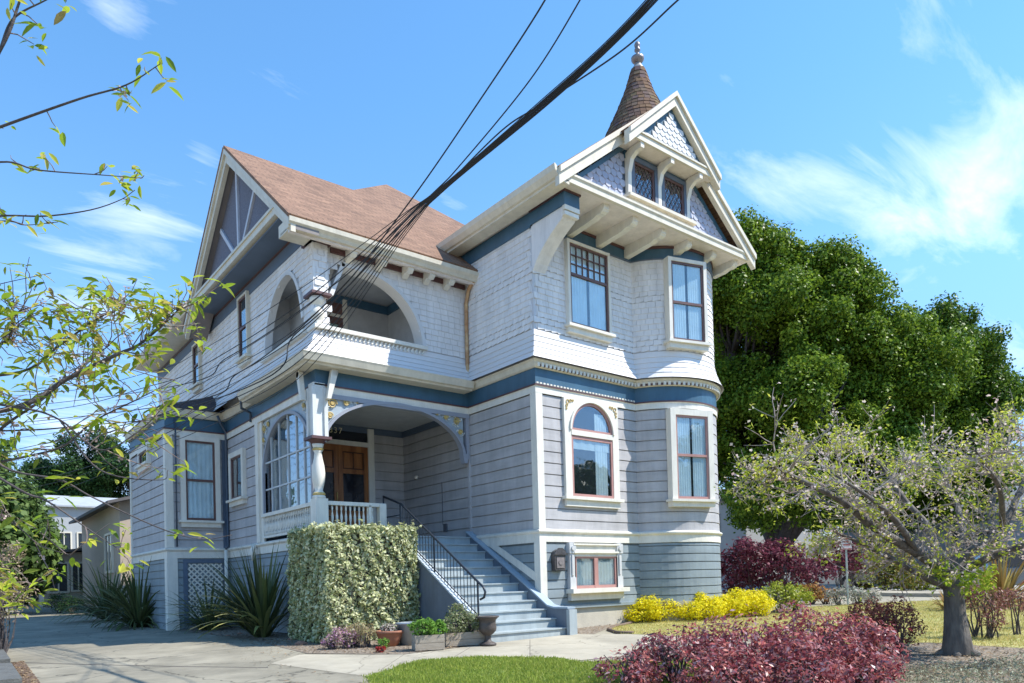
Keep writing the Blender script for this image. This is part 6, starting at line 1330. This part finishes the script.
g=onG(942,31); car('silver grey car seen between the cherry trunk and green shrub',(g.x,g.y,g.z+.02),R(88),mat('silver_car_paint',(.30,.32,.33),.3,.04,1,metal=.5),4.5,1.8,1.45)
g=onG(1030,27); car('pale silver car at the right edge beyond the bronze flax',(g.x,g.y,g.z+.02),R(85),mat('silver_car_paint',(.3,.3,.3)),4.6,1.8,1.5)
# driveway seam and kerb stones bottom left
mb=MB(); q=[ground_px(px,py) for px,py in ((20,663),(90,665),(180,667),(268,668))]; mb.tube([(p.x,p.y,G(p.x,p.y)-.002) for p in q],.014,6); tag(mb.build('driveway_seam',mat('seam',(.10,.085,.07),.9,.2,9)),kind='structure')
sheet('mulch_patch',[tuple(ground_px(*q).xy) for q in ((8,664),(24,662),(40,683),(44,700),(-10,700))],mat('bark_mulch',(.08,.055,.04),.95,.3,45,1.0,60,col2=(.24,.16,.11)),.014)
mb=MB(); a=ground_px(-14,640); b=ground_px(9,700); 
for k in range(4):
    p0=Vector(a).lerp(b,k/4+.01); p1=Vector(a).lerp(b,(k+1)/4-.01); d=(p1-p0).normalized(); s_=Vector((-d.y,d.x,0))*.14
    for j in range(2): 
        z0=G(p0.x,p0.y)+j*.10; mb.hexa([tuple(Vector((v_.x,v_.y,z0+.002))) for v_ in (p0-s_,p1-s_,p1+s_,p0+s_)]+[tuple(Vector((v_.x,v_.y,z0+.095))) for v_ in (p0-s_,p1-s_,p1+s_,p0+s_)])
tag(mb.build('retaining_edge',mat('grey_stone',(.11,.11,.10),.9,.25,8,.6,30)),'low stacked grey stone edging at the bottom left corner','edging')

# trees and houses across the front street (seen mirrored in the windows)
for (x,y,h_,r,lb) in ((4,-31,9,4.0,'broad street tree across the front street facing the porch'),(15,-29,10,4.2,'tall street tree across the front street facing the turret'),(27,-27,9,4.2,'street tree across the front street near the corner'),(-9,-33,9,4,'street tree across the front street facing the driveway'),(21,-24,8,3.2,'smaller street tree across the front street between taller ones')):
    tree('street_tree',lb,(x,y,-.9),[((x,y,h_*.62),(r,r,h_*.36))],DKL,110,.35,.28,'street trees across the road',(.7,1.4),46)
house('brown_house','brown shingled house across the front street',6,20,-46,-38,-.9,6.0,mat('brown_wall',(.20,.14,.10),.8,.1,2),RFG,3,[('F',8,9.5,1,2.6)],'x')
house('tan_house','tan house across the front street near the corner',24,36,-44,-36,-.9,6.0,STUC,RFG,3,[('F',26,27.5,1,2.6)],'x')

for (a,b) in (((404,655),(380,671)),((470,648),(455,657)),((530,640),(530,657))):
    p=ground_px(*a); q=ground_px(*b); mb=MB(); mb.tube([(p.x,p.y,G(p.x,p.y)+.002),(q.x,q.y,G(q.x,q.y)+.002)],.009,5); tag(mb.build('path_joint',mat('seam',(.1,.08,.07))),kind='structure')
LT=[]
MPX=[tuple(ground_px(*q).xy) for q in ((8,664),(24,662),(40,683),(44,700),(-10,700))]
for (poly,n) in ((MPX,900),(BED,500),([(-5.2,.3),(-4.13,-1.2),(-2.2,-.97),(-2.2,1.3),(-3.9,1.3),(-4.95,4.1)],1600),(DRIVE[6:],500),([(-3,-6),(1.3,-4.6),(1.31,-6.57),(2.38,-6.81),(2.4,-8.33),(4.75,-9.6),(-1,-8.5)],3200),([(-5.3,2),(-3.9,2),(-3.9,9),(-5.2,9)],900)):
    xs=[p[0] for p in poly]; ys=[p[1] for p in poly]; x=RNG.uniform(min(xs),max(xs),n*3); y=RNG.uniform(min(ys),max(ys),n*3); k=inpoly(x,y,poly); x=x[k][:n]; y=y[k][:n]
    z=-.62+.02*np.clip((x-CAM.x)*FW.x+(y-CAM.y)*FW.y,-20,45)+.022; LT.append(np.stack([x,y,z],1))
LT=np.vstack(LT); lit=leafmesh('leaf_litter',LT,np.tile((0,0,3),(len(LT),1)),.05,leafmat('dead_leaves',[(.22,.13,.07),(.34,.24,.14),(.14,.09,.06),(.42,.34,.22)],.1,.8),None,.5,.5); tag(lit,'brown fallen leaves scattered over beds and driveway edge','leaf litter',kind='stuff')
